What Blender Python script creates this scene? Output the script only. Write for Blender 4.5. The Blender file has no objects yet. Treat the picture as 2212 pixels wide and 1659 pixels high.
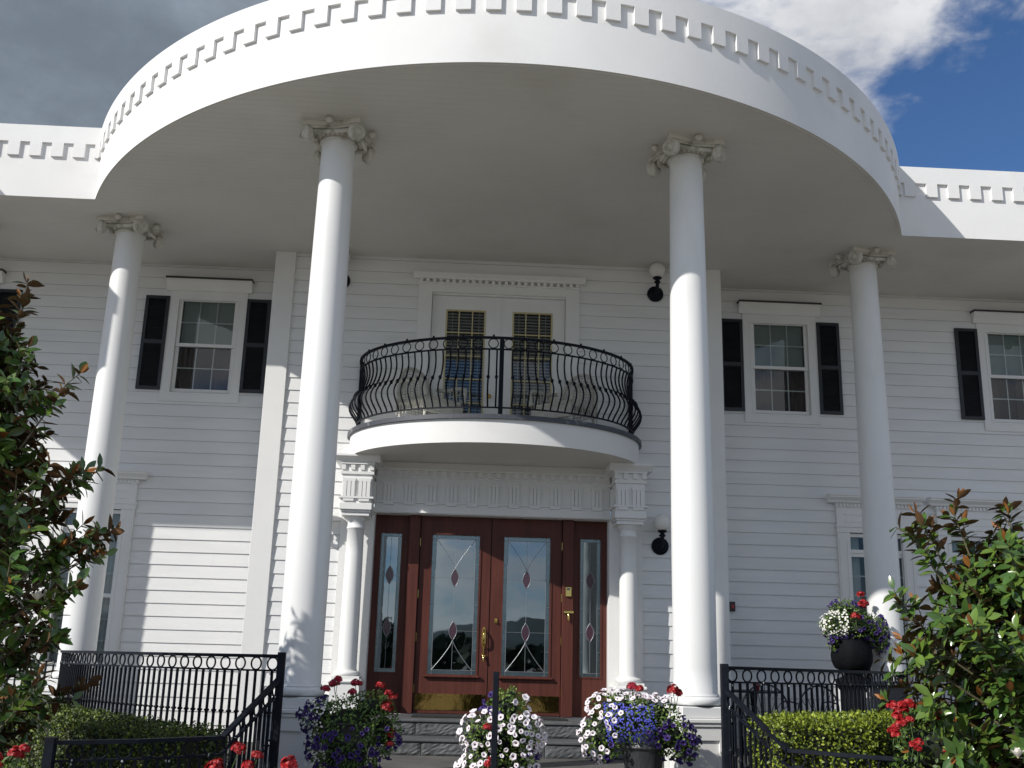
import bpy, math, random
from math import sin, cos, pi, sqrt, radians, atan2, hypot
from mathutils import Vector, Matrix

# ------------------------------------------------------------------ camera, sky, sun, exposure
scene = bpy.context.scene
COL = scene.collection
CX, CY, CZ, YAW, PIT, ROL, FPX = -0.39094, -13.17796, 0.79806, 0.045106, 0.253208, 0.026484, 2215.43
cam = bpy.data.cameras.new("camera")
cam.sensor_fit = 'HORIZONTAL'; cam.sensor_width = 36.0; cam.lens = 36.0 * FPX / 2212.0
cam.clip_start = 0.1; cam.clip_end = 4000
camo = bpy.data.objects.new("camera", cam); COL.objects.link(camo)
F = Vector((sin(YAW) * cos(PIT), cos(YAW) * cos(PIT), sin(PIT)))
R0 = Vector((cos(YAW), -sin(YAW), 0)); U0 = R0.cross(F)
Rv = R0 * cos(ROL) + U0 * sin(ROL); Uv = U0 * cos(ROL) - R0 * sin(ROL)
camo.matrix_world = Matrix(((Rv.x, Uv.x, -F.x, CX), (Rv.y, Uv.y, -F.y, CY), (Rv.z, Uv.z, -F.z, CZ), (0, 0, 0, 1)))
scene.camera = camo

SUN_AZ, SUN_EL = radians(56), radians(32)       # azimuth measured from the facade normal towards the left
to_sun = Vector((-sin(SUN_AZ) * cos(SUN_EL), -cos(SUN_AZ) * cos(SUN_EL), sin(SUN_EL)))
sl = bpy.data.lights.new("sun", 'SUN'); sl.energy = 4.3; sl.angle = radians(0.53); sl.color = (1.0, 0.965, 0.91)
so = bpy.data.objects.new("sun", sl); COL.objects.link(so)
so.rotation_euler = to_sun.to_track_quat('Z', 'Y').to_euler()

world = bpy.data.worlds.new("World"); scene.world = world; world.use_nodes = True
wt = world.node_tree; wt.nodes.clear()
def wn(t, **k):
    n = wt.nodes.new(t)
    for a, b in k.items(): setattr(n, a, b)
    return n
def wl(a, b): wt.links.new(a, b)
def wmath(op, a, b=None, c=None, clamp=False):
    n = wn('ShaderNodeMath', operation=op, use_clamp=clamp)
    for i, x in enumerate((a, b, c)):
        if x is None: continue
        if isinstance(x, (int, float)): n.inputs[i].default_value = x
        else: wl(x, n.inputs[i])
    return n.outputs[0]
def wsmooth(x, lo, hi):
    n = wn('ShaderNodeMapRange', interpolation_type='SMOOTHSTEP')
    n.inputs['From Min'].default_value = lo; n.inputs['From Max'].default_value = hi
    wl(x, n.inputs['Value']); return n.outputs['Result']
sky = wn('ShaderNodeTexSky', sky_type='NISHITA', sun_disc=False)
sky.sun_elevation = SUN_EL
sky.sun_rotation = atan2(to_sun.x, to_sun.y)
sky.altitude = 100; sky.air_density = 1.0; sky.dust_density = 0.05; sky.ozone_density = 9.0
tc = wn('ShaderNodeTexCoord'); sep = wn('ShaderNodeSeparateXYZ'); wl(tc.outputs['Generated'], sep.inputs[0])
mp = wn('ShaderNodeMapping'); mp.inputs['Scale'].default_value = (1, 1, 1.6); mp.inputs['Location'].default_value = (0.42, 0.1, 0.27)
wl(tc.outputs['Generated'], mp.inputs[0])
nz = wn('ShaderNodeTexNoise'); nz.inputs['Scale'].default_value = 4.2; nz.inputs['Detail'].default_value = 9; nz.inputs['Roughness'].default_value = 0.58
nz.inputs['Distortion'].default_value = 0.25
wl(mp.outputs[0], nz.inputs['Vector'])
nz2 = wn('ShaderNodeTexNoise'); nz2.inputs['Scale'].default_value = 2.3; nz2.inputs['Detail'].default_value = 8; nz2.inputs['Roughness'].default_value = 0.6
wl(mp.outputs[0], nz2.inputs['Vector'])
nz3 = wn('ShaderNodeTexNoise'); nz3.inputs['Scale'].default_value = 19; nz3.inputs['Detail'].default_value = 6; nz3.inputs['Distortion'].default_value = 0.4
mp3 = wn('ShaderNodeMapping'); mp3.inputs['Scale'].default_value = (1, 1, 2.2); wl(tc.outputs['Generated'], mp3.inputs[0]); wl(mp3.outputs[0], nz3.inputs['Vector'])
def wdir(q):
    d = wn('ShaderNodeVectorMath', operation='DOT_PRODUCT'); v = Vector(q).normalized()
    d.inputs[1].default_value = v; wl(tc.outputs['Generated'], d.inputs[0]); return d.outputs['Value']
def pixdir(x, y):
    return F + Rv * ((x - 1106) / FPX) - Uv * ((y - 829.5) / FPX)
# a bank of grey cloud to the north-west, a white bank to the north-east, open blue between them to the east
west = wsmooth(wdir(pixdir(-100, 150)), 0.88, 0.985)
bank = wsmooth(wdir(pixdir(1930, -60)), 0.966, 0.995)
gap = wsmooth(wdir(pixdir(2200, 420)), 0.985, 0.9975)
south = wsmooth(wdir((0.1, -1, 0.3)), -0.1, 0.7)
cov = wmath('ADD', wmath('MULTIPLY', west, 0.35), wmath('MULTIPLY', bank, 0.16))
cov = wmath('SUBTRACT', cov, wmath('MULTIPLY', gap, 0.26))
cov = wmath('ADD', cov, wmath('MULTIPLY', south, 0.115))
cov = wmath('ADD', cov, wmath('MULTIPLY', wmath('SUBTRACT', nz3.outputs['Fac'], 0.5), 0.30))
dens = wsmooth(wmath('ADD', nz.outputs['Fac'], cov), 0.50, 0.72)
shade = wsmooth(wmath('SUBTRACT', nz2.outputs['Fac'], wmath('MULTIPLY', west, 0.12)), 0.33, 0.62)
dk = wn('ShaderNodeMix', data_type='RGBA'); wl(west, dk.inputs['Factor'])
dk.inputs['A'].default_value = (4.3, 4.5, 5.0, 1); dk.inputs['B'].default_value = (1.75, 2.1, 2.6, 1)
br = wn('ShaderNodeMix', data_type='RGBA'); wl(west, br.inputs['Factor'])
br.inputs['A'].default_value = (8.3, 8.4, 8.6, 1); br.inputs['B'].default_value = (3.6, 4.2, 5.0, 1)
cl = wn('ShaderNodeMix', data_type='RGBA'); wl(shade, cl.inputs['Factor'])
wl(dk.outputs['Result'], cl.inputs['A']); wl(br.outputs['Result'], cl.inputs['B'])
mx = wn('ShaderNodeMix', data_type='RGBA'); wl(dens, mx.inputs['Factor'])
wl(sky.outputs[0], mx.inputs['A']); wl(cl.outputs['Result'], mx.inputs['B'])
bg = wn('ShaderNodeBackground'); bg.inputs['Strength'].default_value = 0.1
wl(mx.outputs['Result'], bg.inputs['Color'])
wo = wn('ShaderNodeOutputWorld'); wl(bg.outputs[0], wo.inputs['Surface'])

vs = scene.view_settings
vs.view_transform = 'Standard'; vs.look = 'None'; vs.exposure = 0.0; vs.gamma = 1.0; vs.use_curve_mapping = False
scene.render.engine = 'CYCLES'
scene.cycles.max_bounces = 8; scene.cycles.diffuse_bounces = 4; scene.cycles.transparent_max_bounces = 12

# ------------------------------------------------------------------ materials
def mat(name, col, rough=0.6, metal=0.0, var=0.0, vscale=3.0, bump=0.0, bscale=40.0, spec=0.5, stretch=(1, 1, 1), stain=None, ior=None, stripe=None, detail=4):
    m = bpy.data.materials.new(name); m.use_nodes = True; nt = m.node_tree; b = nt.nodes['Principled BSDF']
    b.inputs['Base Color'].default_value = (*col, 1); b.inputs['Roughness'].default_value = rough; b.inputs['Metallic'].default_value = metal
    b.inputs['Specular IOR Level'].default_value = spec
    if ior: b.inputs['IOR'].default_value = ior
    t = nt.nodes.new('ShaderNodeTexCoord'); mpn = nt.nodes.new('ShaderNodeMapping'); mpn.inputs['Scale'].default_value = stretch
    nt.links.new(t.outputs['Object'], mpn.inputs[0])
    last = None
    if var:
        n = nt.nodes.new('ShaderNodeTexNoise'); n.inputs['Scale'].default_value = vscale; n.inputs['Detail'].default_value = detail
        nt.links.new(mpn.outputs[0], n.inputs['Vector'])
        r = nt.nodes.new('ShaderNodeValToRGB'); r.color_ramp.elements[0].position = 0.3; r.color_ramp.elements[1].position = 0.7
        r.color_ramp.elements[0].color = (*[c * (1 - var) for c in col], 1); r.color_ramp.elements[1].color = (*[min(1, c * (1 + var)) for c in col], 1)
        nt.links.new(n.outputs['Fac'], r.inputs[0]); last = r.outputs[0]
    if stain:
        n = nt.nodes.new('ShaderNodeTexNoise'); n.inputs['Scale'].default_value = stain[1]; n.inputs['Detail'].default_value = 6
        nt.links.new(mpn.outputs[0], n.inputs['Vector'])
        r = nt.nodes.new('ShaderNodeMapRange'); r.inputs['From Min'].default_value = stain[2]; r.inputs['From Max'].default_value = stain[2] + 0.18; r.inputs['To Max'].default_value = stain[3]
        nt.links.new(n.outputs['Fac'], r.inputs['Value'])
        x = nt.nodes.new('ShaderNodeMix'); x.data_type = 'RGBA'; x.inputs['A'].default_value = (*col, 1); x.inputs['B'].default_value = (*stain[0], 1)
        if last: nt.links.new(last, x.inputs['A'])
        nt.links.new(r.outputs[0], x.inputs['Factor']); last = x.outputs['Result']
    if last: nt.links.new(last, b.inputs['Base Color'])
    if bump:
        n = nt.nodes.new('ShaderNodeTexNoise'); n.inputs['Scale'].default_value = bscale; n.inputs['Detail'].default_value = 5
        nt.links.new(mpn.outputs[0], n.inputs['Vector'])
        p = nt.nodes.new('ShaderNodeBump'); p.inputs['Strength'].default_value = bump; p.inputs['Distance'].default_value = 0.02
        nt.links.new(n.outputs['Fac'], p.inputs['Height']); nt.links.new(p.outputs[0], b.inputs['Normal'])
    if stripe:
        w = nt.nodes.new('ShaderNodeTexWave'); w.wave_type = 'BANDS'; w.bands_direction = stripe[0]; w.wave_profile = 'SAW'; w.inputs['Scale'].default_value = stripe[1]
        nt.links.new(mpn.outputs[0], w.inputs['Vector'])
        r = nt.nodes.new('ShaderNodeMapRange'); r.inputs['From Max'].default_value = 0.12; nt.links.new(w.outputs['Fac'], r.inputs['Value'])
        p = nt.nodes.new('ShaderNodeBump'); p.inputs['Strength'].default_value = stripe[2]; p.inputs['Distance'].default_value = 0.006
        nt.links.new(r.outputs[0], p.inputs['Height']); nt.links.new(p.outputs[0], b.inputs['Normal'])
    return m

M = {}
M['white'] = mat('white_paint', (.79, .785, .765), .45, var=.025, vscale=2.2, bump=.05, bscale=90, spec=.35)
M['siding'] = mat('white_lap_siding', (.78, .78, .77), .5, var=.035, vscale=3, stretch=(.4, 1, 3), bump=.06, bscale=60, spec=.3, stain=((.60, .60, .57), 1.1, .55, .28))
M['sidingedge'] = mat('siding_edge_painted_shade', (.46, .46, .445), .8)  # darker grey paints the shadow line under each siding board
M['stucco'] = mat('white_stucco', (.8, .795, .78), .7, var=.03, vscale=1.6, bump=.07, bscale=45, stain=((.60, .59, .56), 1.3, .56, .35), spec=.25)
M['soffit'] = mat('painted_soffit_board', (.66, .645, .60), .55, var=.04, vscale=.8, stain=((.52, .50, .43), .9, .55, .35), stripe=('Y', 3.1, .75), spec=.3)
M['oldwhite'] = mat('weathered_plaster', (.66, .64, .58), .7, stain=((.30, .29, .22), 9, .5, .8), bump=.3, bscale=40)
M['column'] = mat('white_column_paint', (.8, .8, .785), .45, var=.02, vscale=2, stain=((.62, .61, .57), 2.2, .56, .30), stretch=(1.5, 1.5, .5), bump=.03, bscale=50, spec=.4)
M['black_shutter'] = mat('black_shutter_paint', (.012, .014, .018), .45, var=.2, vscale=6)
M['iron'] = mat('black_painted_iron', (.010, .012, .018), .5, spec=.12, var=.25, vscale=20, bump=.1, bscale=120)
M['flash'] = mat('grey_metal_flashing', (.06, .065, .08), .5, stain=((.45, .45, .45), 8, .6, .8))
M['cornicetop'] = mat('dark_cornice_strip', (.05, .05, .048), .7, var=.3, vscale=5)  # dark strip along the top of each upper window cornice
M['door'] = mat('oxblood_door_paint', (.095, .030, .022), .45, var=.2, vscale=3, stretch=(7, 1, .5), bump=.08, bscale=40, spec=.22)
M['brass'] = mat('polished_brass', (.72, .50, .16), .12, metal=1, var=.08, vscale=6)
M['kick'] = mat('brass_kick_plate_metal', (.36, .255, .085), .09, metal=1, bump=.09, bscale=9)
M['lead'] = mat('lead_came', (.34, .36, .38), .4, metal=.7)
M['gasket'] = mat('door_gap', (.006, .006, .006), .8)
M['cream'] = mat('cream_muntin', (.52, .45, .24), .5)
M['blind'] = mat('white_blind_slat', (.55, .55, .53), .6, var=.04)
M['shade'] = mat('grey_green_window_shade', (.36, .42, .39), .8, var=.04, vscale=4)
M['curtain'] = mat('dark_curtain', (.10, .065, .06), .9, var=.55, vscale=5, stretch=(6, 1, .2))
M['sheer'] = mat('sheer_curtain', (.62, .66, .66), .9, var=.12, vscale=4, stretch=(9, 1, .2))
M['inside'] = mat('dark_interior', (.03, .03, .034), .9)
M['stone'] = mat('grey_step_stone', (.10, .105, .108), .6, var=.25, vscale=5, bump=.35, bscale=18, spec=.4)
M['floor'] = mat('porch_concrete', (.11, .105, .098), .7, var=.25, vscale=2.5, bump=.3, bscale=20)
M['drive'] = mat('driveway_concrete', (.285, .262, .22), .85, var=.15, vscale=.35, bump=.3, bscale=14, stain=((.16, .15, .14), .2, .55, .6))
M['soil'] = mat('garden_soil', (.05, .035, .024), .95, var=.4, vscale=8, bump=.9, bscale=25)
M['bark'] = mat('magnolia_bark', (.15, .125, .10), .85, var=.3, vscale=20, bump=.4, bscale=50)
M['twig'] = mat('magnolia_twig', (.14, .12, .07), .7)
M['leaf'] = mat('magnolia_leaf_top', (.05, .105, .02), .24, var=.4, vscale=3.5, spec=.6)
M['leaf2'] = mat('magnolia_leaf_top_light', (.10, .165, .025), .26, var=.3, vscale=4, spec=.6)
M['rust'] = mat('magnolia_leaf_underside', (.12, .058, .022), .75, var=.4, vscale=5)
M['newleaf'] = mat('magnolia_new_bronze_leaf', (.26, .10, .022), .45, var=.3, vscale=6)
M['petal'] = mat('magnolia_petal', (.75, .72, .64), .5)
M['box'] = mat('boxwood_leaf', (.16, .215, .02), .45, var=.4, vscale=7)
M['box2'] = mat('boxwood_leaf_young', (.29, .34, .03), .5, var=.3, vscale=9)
M['boxdark'] = mat('boxwood_leaf_old_and_shade_tone', (.06, .09, .014), .5, var=.4, vscale=9)  # older leaves; also the painted shade tone of the left hedge
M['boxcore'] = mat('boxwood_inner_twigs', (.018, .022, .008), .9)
M['green'] = mat('petunia_leaf', (.07, .13, .022), .55, var=.4, vscale=14)
M['green2'] = mat('petunia_leaf_young', (.13, .20, .03), .55, var=.3, vscale=14)
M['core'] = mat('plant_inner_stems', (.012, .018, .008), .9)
M['pwhite'] = mat('white_petunia_petal', (.80, .74, .77), .6, var=.06, vscale=30)
M['pthroat'] = mat('petunia_pink_throat', (.34, .20, .24), .6)
M['ppurple'] = mat('purple_petunia_petal', (.030, .009, .115), .6, var=.4, vscale=20)
M['ppurple2'] = mat('purple_petunia_throat', (.015, .006, .05), .6)
M['plobelia'] = mat('blue_lobelia_petal', (.09, .10, .55), .6, var=.3, vscale=20)
M['palyssum'] = mat('white_alyssum_petal', (.80, .79, .72), .6)
M['red'] = mat('red_geranium_petal', (.34, .008, .010), .55, var=.35, vscale=30)
M['pinkred'] = mat('crimson_geranium_petal', (.34, .008, .03), .55, var=.3, vscale=30)
M['gleaf'] = mat('geranium_leaf', (.055, .10, .022), .6, var=.4, vscale=14)
M['pot'] = mat('dark_planter_resin', (.035, .036, .038), .42, var=.4, vscale=6, stretch=(3, 3, .6), bump=.25, bscale=18)
M['urn'] = mat('dark_cast_iron_urn', (.007, .0075, .009), .7, spec=.06, var=.35, vscale=7, bump=.3, bscale=30)
M['globe'] = mat('milk_glass_globe', (.78, .77, .73), .25, spec=.5)
M['wicker'] = mat('white_wicker', (.56, .55, .48), .6, var=.1, vscale=12, bump=.8, bscale=55)
M['bulb'] = mat('clear_bulb_glass', (.35, .36, .36), .05, spec=1.0)
M['alarm'] = mat('black_plastic_box', (.03, .028, .03), .4)
M['alarmred'] = mat('red_lens', (.30, .02, .025), .3)
M['bin'] = mat('dark_bin_plastic', (.014, .016, .022), .5)
M['hill'] = mat('far_hill', (.06, .08, .075), .95, var=.3, vscale=.05)
M['farleaf'] = mat('far_tree_leaf', (.035, .055, .02), .8, var=.5, vscale=.8)
M['mat'] = mat('door_mat_rubber', (.02, .02, .02), .9, bump=.5, bscale=80)

def glass_mat(name, tint, refl, rough=.015, extra=0.0, gcol=(.95, .98, 1)):
    m = bpy.data.materials.new(name); m.use_nodes = True; nt = m.node_tree; nt.nodes.clear()
    o = nt.nodes.new('ShaderNodeOutputMaterial'); g = nt.nodes.new('ShaderNodeBsdfGlossy'); t = nt.nodes.new('ShaderNodeBsdfTransparent')
    g.inputs['Roughness'].default_value = rough; g.inputs['Color'].default_value = (*gcol, 1); t.inputs['Color'].default_value = (*tint, 1)
    f = nt.nodes.new('ShaderNodeFresnel'); f.inputs['IOR'].default_value = 1.5
    a = nt.nodes.new('ShaderNodeMath'); a.operation = 'MULTIPLY_ADD'; a.inputs[1].default_value = 1.0; a.inputs[2].default_value = refl; a.use_clamp = True
    nt.links.new(f.outputs[0], a.inputs[0])
    n = nt.nodes.new('ShaderNodeTexNoise'); n.inputs['Scale'].default_value = 3.0; n.inputs['Detail'].default_value = 2
    tcn = nt.nodes.new('ShaderNodeTexCoord'); nt.links.new(tcn.outputs['Object'], n.inputs['Vector'])
    p = nt.nodes.new('ShaderNodeBump'); p.inputs['Strength'].default_value = .04 + extra; p.inputs['Distance'].default_value = .02
    nt.links.new(n.outputs['Fac'], p.inputs['Height']); nt.links.new(p.outputs[0], g.inputs['Normal'])
    x = nt.nodes.new('ShaderNodeMixShader'); nt.links.new(a.outputs[0], x.inputs[0]); nt.links.new(t.outputs[0], x.inputs[1]); nt.links.new(g.outputs[0], x.inputs[2])
    nt.links.new(x.outputs[0], o.inputs['Surface'])
    return m
M['glass'] = glass_mat('window_glass', (.74, .78, .77), .02)
M['doorglass'] = glass_mat('door_glass', (.5, .55, .6), .26, gcol=(.74, .87, .95))
M['texglass'] = glass_mat('textured_border_glass', (.35, .5, .55), .20, rough=.25, extra=.3, gcol=(.75, .95, 1))
M['violet'] = mat('violet_glass_piece', (.05, .02, .035), .15, spec=.7)

# ------------------------------------------------------------------ mesh builder
class MB:
    def __init__(s): s.v = []; s.f = []; s.mi = []; s.sm = []
    def add(s, vs, fs, m=0, smooth=False):
        b = len(s.v); s.v.extend([tuple(p) for p in vs])
        for f in fs:
            s.f.append([b + i for i in f]); s.mi.append(m); s.sm.append(smooth)
        return s
    def box(s, x0, x1, y0, y1, z0, z1, m=0, T=None):
        vs = [Vector((x, y, z)) for z in (z0, z1) for y in (y0, y1) for x in (x0, x1)]
        if T is not None: vs = [T @ p for p in vs]
        return s.add(vs, [(0, 2, 3, 1), (4, 5, 7, 6), (0, 1, 5, 4), (2, 6, 7, 3), (0, 4, 6, 2), (1, 3, 7, 5)], m)
    def bbox(s, x0, x1, y0, y1, z0, z1, b=.006, m=0, T=None):        # box with chamfered vertical and front edges
        pts = [(x0 + b, y0), (x1 - b, y0), (x1, y0 + b), (x1, y1 - b), (x1 - b, y1), (x0 + b, y1), (x0, y1 - b), (x0, y0 + b)]
        def ring(z, k): return [Vector((min(max(x, x0 + k), x1 - k), min(max(y, y0 + k), y1 - k), z)) for x, y in pts]
        rings = [ring(z0, b), ring(z0 + b, 0), ring(z1 - b, 0), ring(z1, b)]
        vs = [p for r in rings for p in r]
        if T is not None: vs = [T @ p for p in vs]
        fs = []
        for k in range(3):
            for i in range(8):
                j = (i + 1) % 8; fs.append((k * 8 + i, k * 8 + j, k * 8 + 8 + j, k * 8 + 8 + i))
        fs.append(tuple(reversed(range(8)))); fs.append(tuple(range(24, 32)))
        return s.add(vs, fs, m)
    def lathe(s, prof, c=(0, 0, 0), seg=24, m=0, smooth=True, T=None, a0=0, a1=2 * pi, caps=True):
        full = abs(a1 - a0 - 2 * pi) < 1e-6; n = seg if full else seg + 1; vs = []
        for r, z in prof:
            for i in range(n):
                a = a0 + (a1 - a0) * i / seg; p = Vector((c[0] + r * cos(a), c[1] + r * sin(a), c[2] + z)); vs.append(T @ p if T is not None else p)
        fs = []
        for k in range(len(prof) - 1):
            for i in range(seg):
                j = (i + 1) % n; fs.append((k * n + i, k * n + j, (k + 1) * n + j, (k + 1) * n + i))
        s.add(vs, fs, m, smooth)
        if caps and full:
            if prof[0][0] > 1e-5: s.add(vs[:n], [tuple(reversed(range(n)))], m)
            if prof[-1][0] > 1e-5: s.add(vs[-n:], [tuple(range(n))], m)
        return s
    def tube(s, pts, r, seg=6, m=0, closed=False, caps=True):
        pts = [Vector(p) for p in pts]; n = len(pts); vs = []; ref = None
        rr = r if isinstance(r, (list, tuple)) else [r] * n
        for i, p in enumerate(pts):
            if closed: d = pts[(i + 1) % n] - pts[i - 1]
            else: d = pts[min(i + 1, n - 1)] - pts[max(i - 1, 0)]
            if d.length < 1e-9: d = Vector((0, 0, 1))
            d.normalize()
            if ref is None: ref = Vector((0, 0, 1)) if abs(d.z) < .9 else Vector((1, 0, 0))
            u = ref - d * ref.dot(d)
            if u.length < 1e-6: u = d.orthogonal()
            u.normalize(); ref = u; w = d.cross(u)
            for k in range(seg):
                a = 2 * pi * k / seg; vs.append(p + (u * cos(a) + w * sin(a)) * rr[i])
        fs = []
        for i in range(n if closed else n - 1):
            j = (i + 1) % n
            for k in range(seg):
                l = (k + 1) % seg; fs.append((i * seg + k, i * seg + l, j * seg + l, j * seg + k))
        s.add(vs, fs, m, True)
        if not closed and caps:
            s.add(vs[:seg], [tuple(reversed(range(seg)))], m); s.add(vs[-seg:], [tuple(range(seg))], m)
        return s
    def bar(s, pts, w, h, m=0):                                      # rectangular section swept along a path, kept upright
        pts = [Vector(p) for p in pts]; n = len(pts); vs = []
        for i, p in enumerate(pts):
            d = pts[min(i + 1, n - 1)] - pts[max(i - 1, 0)]; sd = Vector((-d.y, d.x, 0))
            sd.normalize(); sd *= w / 2
            vs += [p - sd - Vector((0, 0, h / 2)), p + sd - Vector((0, 0, h / 2)), p + sd + Vector((0, 0, h / 2)), p - sd + Vector((0, 0, h / 2))]
        fs = [(i * 4 + k, i * 4 + (k + 1) % 4, i * 4 + 4 + (k + 1) % 4, i * 4 + 4 + k) for i in range(n - 1) for k in range(4)]
        fs += [(3, 2, 1, 0), tuple((n - 1) * 4 + k for k in range(4))]
        return s.add(vs, fs, m)
    def prism(s, poly, axis, a, b, m=0, T=None):                     # polygon extruded along an axis
        def P(p, t): return Vector((t, p[0], p[1])) if axis == 'x' else (Vector((p[0], t, p[1])) if axis == 'y' else Vector((p[0], p[1], t)))
        n = len(poly); vs = [P(p, a) for p in poly] + [P(p, b) for p in poly]
        if T is not None: vs = [T @ p for p in vs]
        fs = [(i, (i + 1) % n, n + (i + 1) % n, n + i) for i in range(n)] + [tuple(reversed(range(n))), tuple(range(n, 2 * n))]
        return s.add(vs, fs, m)
    def merge(s, o, T=None):
        b = len(s.v); s.v.extend([tuple(T @ Vector(p)) if T is not None else p for p in o.v])
        s.f.extend([[b + i for i in f] for f in o.f]); s.mi.extend(o.mi); s.sm.extend(o.sm); return s
    def mesh(s, name, mats, origin=(0, 0, 0)):
        me = bpy.data.meshes.new(name); ox, oy, oz = origin
        me.from_pydata([(x - ox, y - oy, z - oz) for x, y, z in s.v], [], s.f)
        for k in (mats if isinstance(mats, (list, tuple)) else [mats]): me.materials.append(M[k])
        me.polygons.foreach_set('material_index', s.mi); me.polygons.foreach_set('use_smooth', s.sm)
        me.update(); return me
    def build(s, name, mats, parent=None, origin=(0, 0, 0)):
        return inst(s.mesh(name, mats, origin), name, parent)

def inst(me, name, parent=None, loc=(0, 0, 0), rz=0.0):
    o = bpy.data.objects.new(name, me); COL.objects.link(o); o.location = loc; o.rotation_euler = (0, 0, rz)
    if parent is not None: o.parent = parent
    return o
def thing(name, label, cat, loc=(0, 0, 0), group=None, rz=0.0):
    o = bpy.data.objects.new(name, None); COL.objects.link(o); o.location = loc; o.rotation_euler = (0, 0, rz); o.empty_display_size = .2
    o['label'] = label; o['category'] = cat
    if group: o['group'] = group
    return o
def tag(o, label, cat, group=None):
    o['label'] = label; o['category'] = cat
    if group: o['group'] = group
    return o
def copy_tree(o, parent=None):
    c = o.copy(); COL.objects.link(c); c.parent = parent
    for ch in list(o.children): copy_tree(ch, c)
    return c
def struct(o, kind='structure'):
    o['kind'] = kind; return o
def resample(pts, step):
    pts = [Vector(p) for p in pts]; L = [0]
    for a, b in zip(pts, pts[1:]): L.append(L[-1] + (b - a).length)
    n = max(1, int(round(L[-1] / step))); out = []; k = 0
    for i in range(n + 1):
        t = L[-1] * i / n
        while k < len(pts) - 2 and L[k + 1] < t: k += 1
        u = (t - L[k]) / max(1e-9, L[k + 1] - L[k]); out.append((pts[k].lerp(pts[k + 1], u), (pts[k + 1] - pts[k]).normalized()))
    return out

# ------------------------------------------------------------------ dimensions
ZS, ZT = 5.934, 6.862
EA, EB, EYC, EW = 5.636, 6.536, 1.606, -1.488
XJ = EA * sqrt(1 - ((EYC - EW) / EB) ** 2)
WY = 0.657                                            # plane of the wing walls; the middle bay is at y = 0
FLOOR, DRIVE = -0.36, -0.85
CB = 3.035

# ------------------------------------------------------------------ ground
g = MB(); g.add([(-600, -600, DRIVE), (600, -600, DRIVE), (600, 600, DRIVE), (-600, 600, DRIVE)], [(0, 1, 2, 3)])
struct(g.build('driveway', 'drive'))
def earc(a, b, th0, th1, n, z=0.0, yc=EYC): return [Vector((a * cos(th0 + (th1 - th0) * i / n), yc - b * sin(th0 + (th1 - th0) * i / n), z)) for i in range(n + 1)]
pf = MB()
th0 = math.asin((EYC + 1.05) / 6.72)
arc = earc(5.36, 6.72, pi - th0, th0, 48)
poly = [(-12, -1.05)] + [(p.x, p.y) for p in arc] + [(12, -1.05), (12, 3), (-12, 3)]
pf.prism(poly, 'z', DRIVE - .1, FLOOR)
struct(pf.build('porch_floor', 'floor'))
bed = MB()
for sgn in (-1, 1):
    xs = [(sgn * (2.0 + 6.0 * i / 12), -1.0) for i in range(13)]
    bp = [(sgn * 1.78, -4.7), (sgn * 2.1, -5.7), (sgn * 3.2, -6.7), (sgn * 6, -7.2), (sgn * 9, -6.6), (sgn * 9, -1.0), (sgn * 5.2, -1.0)]
    if sgn < 0: bp = bp[::-1]
    bed.add([(x, y, DRIVE + .06) for x, y in bp], [tuple(range(len(bp)))])
struct(bed.build('planting_bed', 'soil'))

# far side of the drive, seen only in the door glass
hl = MB(); rng = random.Random(5)
prof = [(x, 5 + 4 * sin(x * .011 + 1) + 2.5 * sin(x * .031) + 1 * sin(x * .09)) for x in range(-420, 421, 12)]
vs_ = [(x, -330 - 20 * sin(x * .01), DRIVE - .5) for x, z in prof] + [(x, -360, z) for x, z in prof] + [(x, -430, z * .6) for x, z in prof]
n_ = len(prof); hl.add(vs_, [(k * n_ + i, k * n_ + i + 1, (k + 1) * n_ + i + 1, (k + 1) * n_ + i) for k in range(2) for i in range(n_ - 1)], smooth=True)
struct(hl.build('hills', 'hill'))
fw = MB()
for i in range(34):
    x = -62 + 124 * i / 33 + rng.uniform(-1.5, 1.5); y = -58 + rng.uniform(-7, 7); h = rng.uniform(1.5, 2.6) if rng.random() < .8 else rng.uniform(2.8, 4); w = rng.uniform(1.6, 2.6)
    fw.tube([(x, y, DRIVE - .05), (x, y, DRIVE + h * .8)], .12, 5)
    for k in range(150):
        u = rng.random(); a = rng.uniform(0, 2 * pi); rr = w * sqrt(max(0, 1 - (2 * u - 1) ** 2)) * rng.uniform(.6, 1.05)
        p = Vector((x + rr * cos(a), y + rr * sin(a), DRIVE + .1 + u * h)); q = Vector((rng.gauss(0, 1), rng.gauss(0, 1), rng.gauss(0, 1))).normalized(); e = q.orthogonal().normalized() * .42; f2 = q.cross(e)
        fw.add([p - e - f2 * .6, p + e - f2 * .6, p + e + f2 * .6, p - e + f2 * .6], [(0, 1, 2, 3)])
struct(tag(fw.build('far_wood', 'farleaf'), 'dark line of trees across the drive, reflected in the door glass', 'trees'), 'stuff')

# ------------------------------------------------------------------ the house
house = thing('mansion', 'white two-storey mansion with half-round columned portico over its red front door', 'house')

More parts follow.
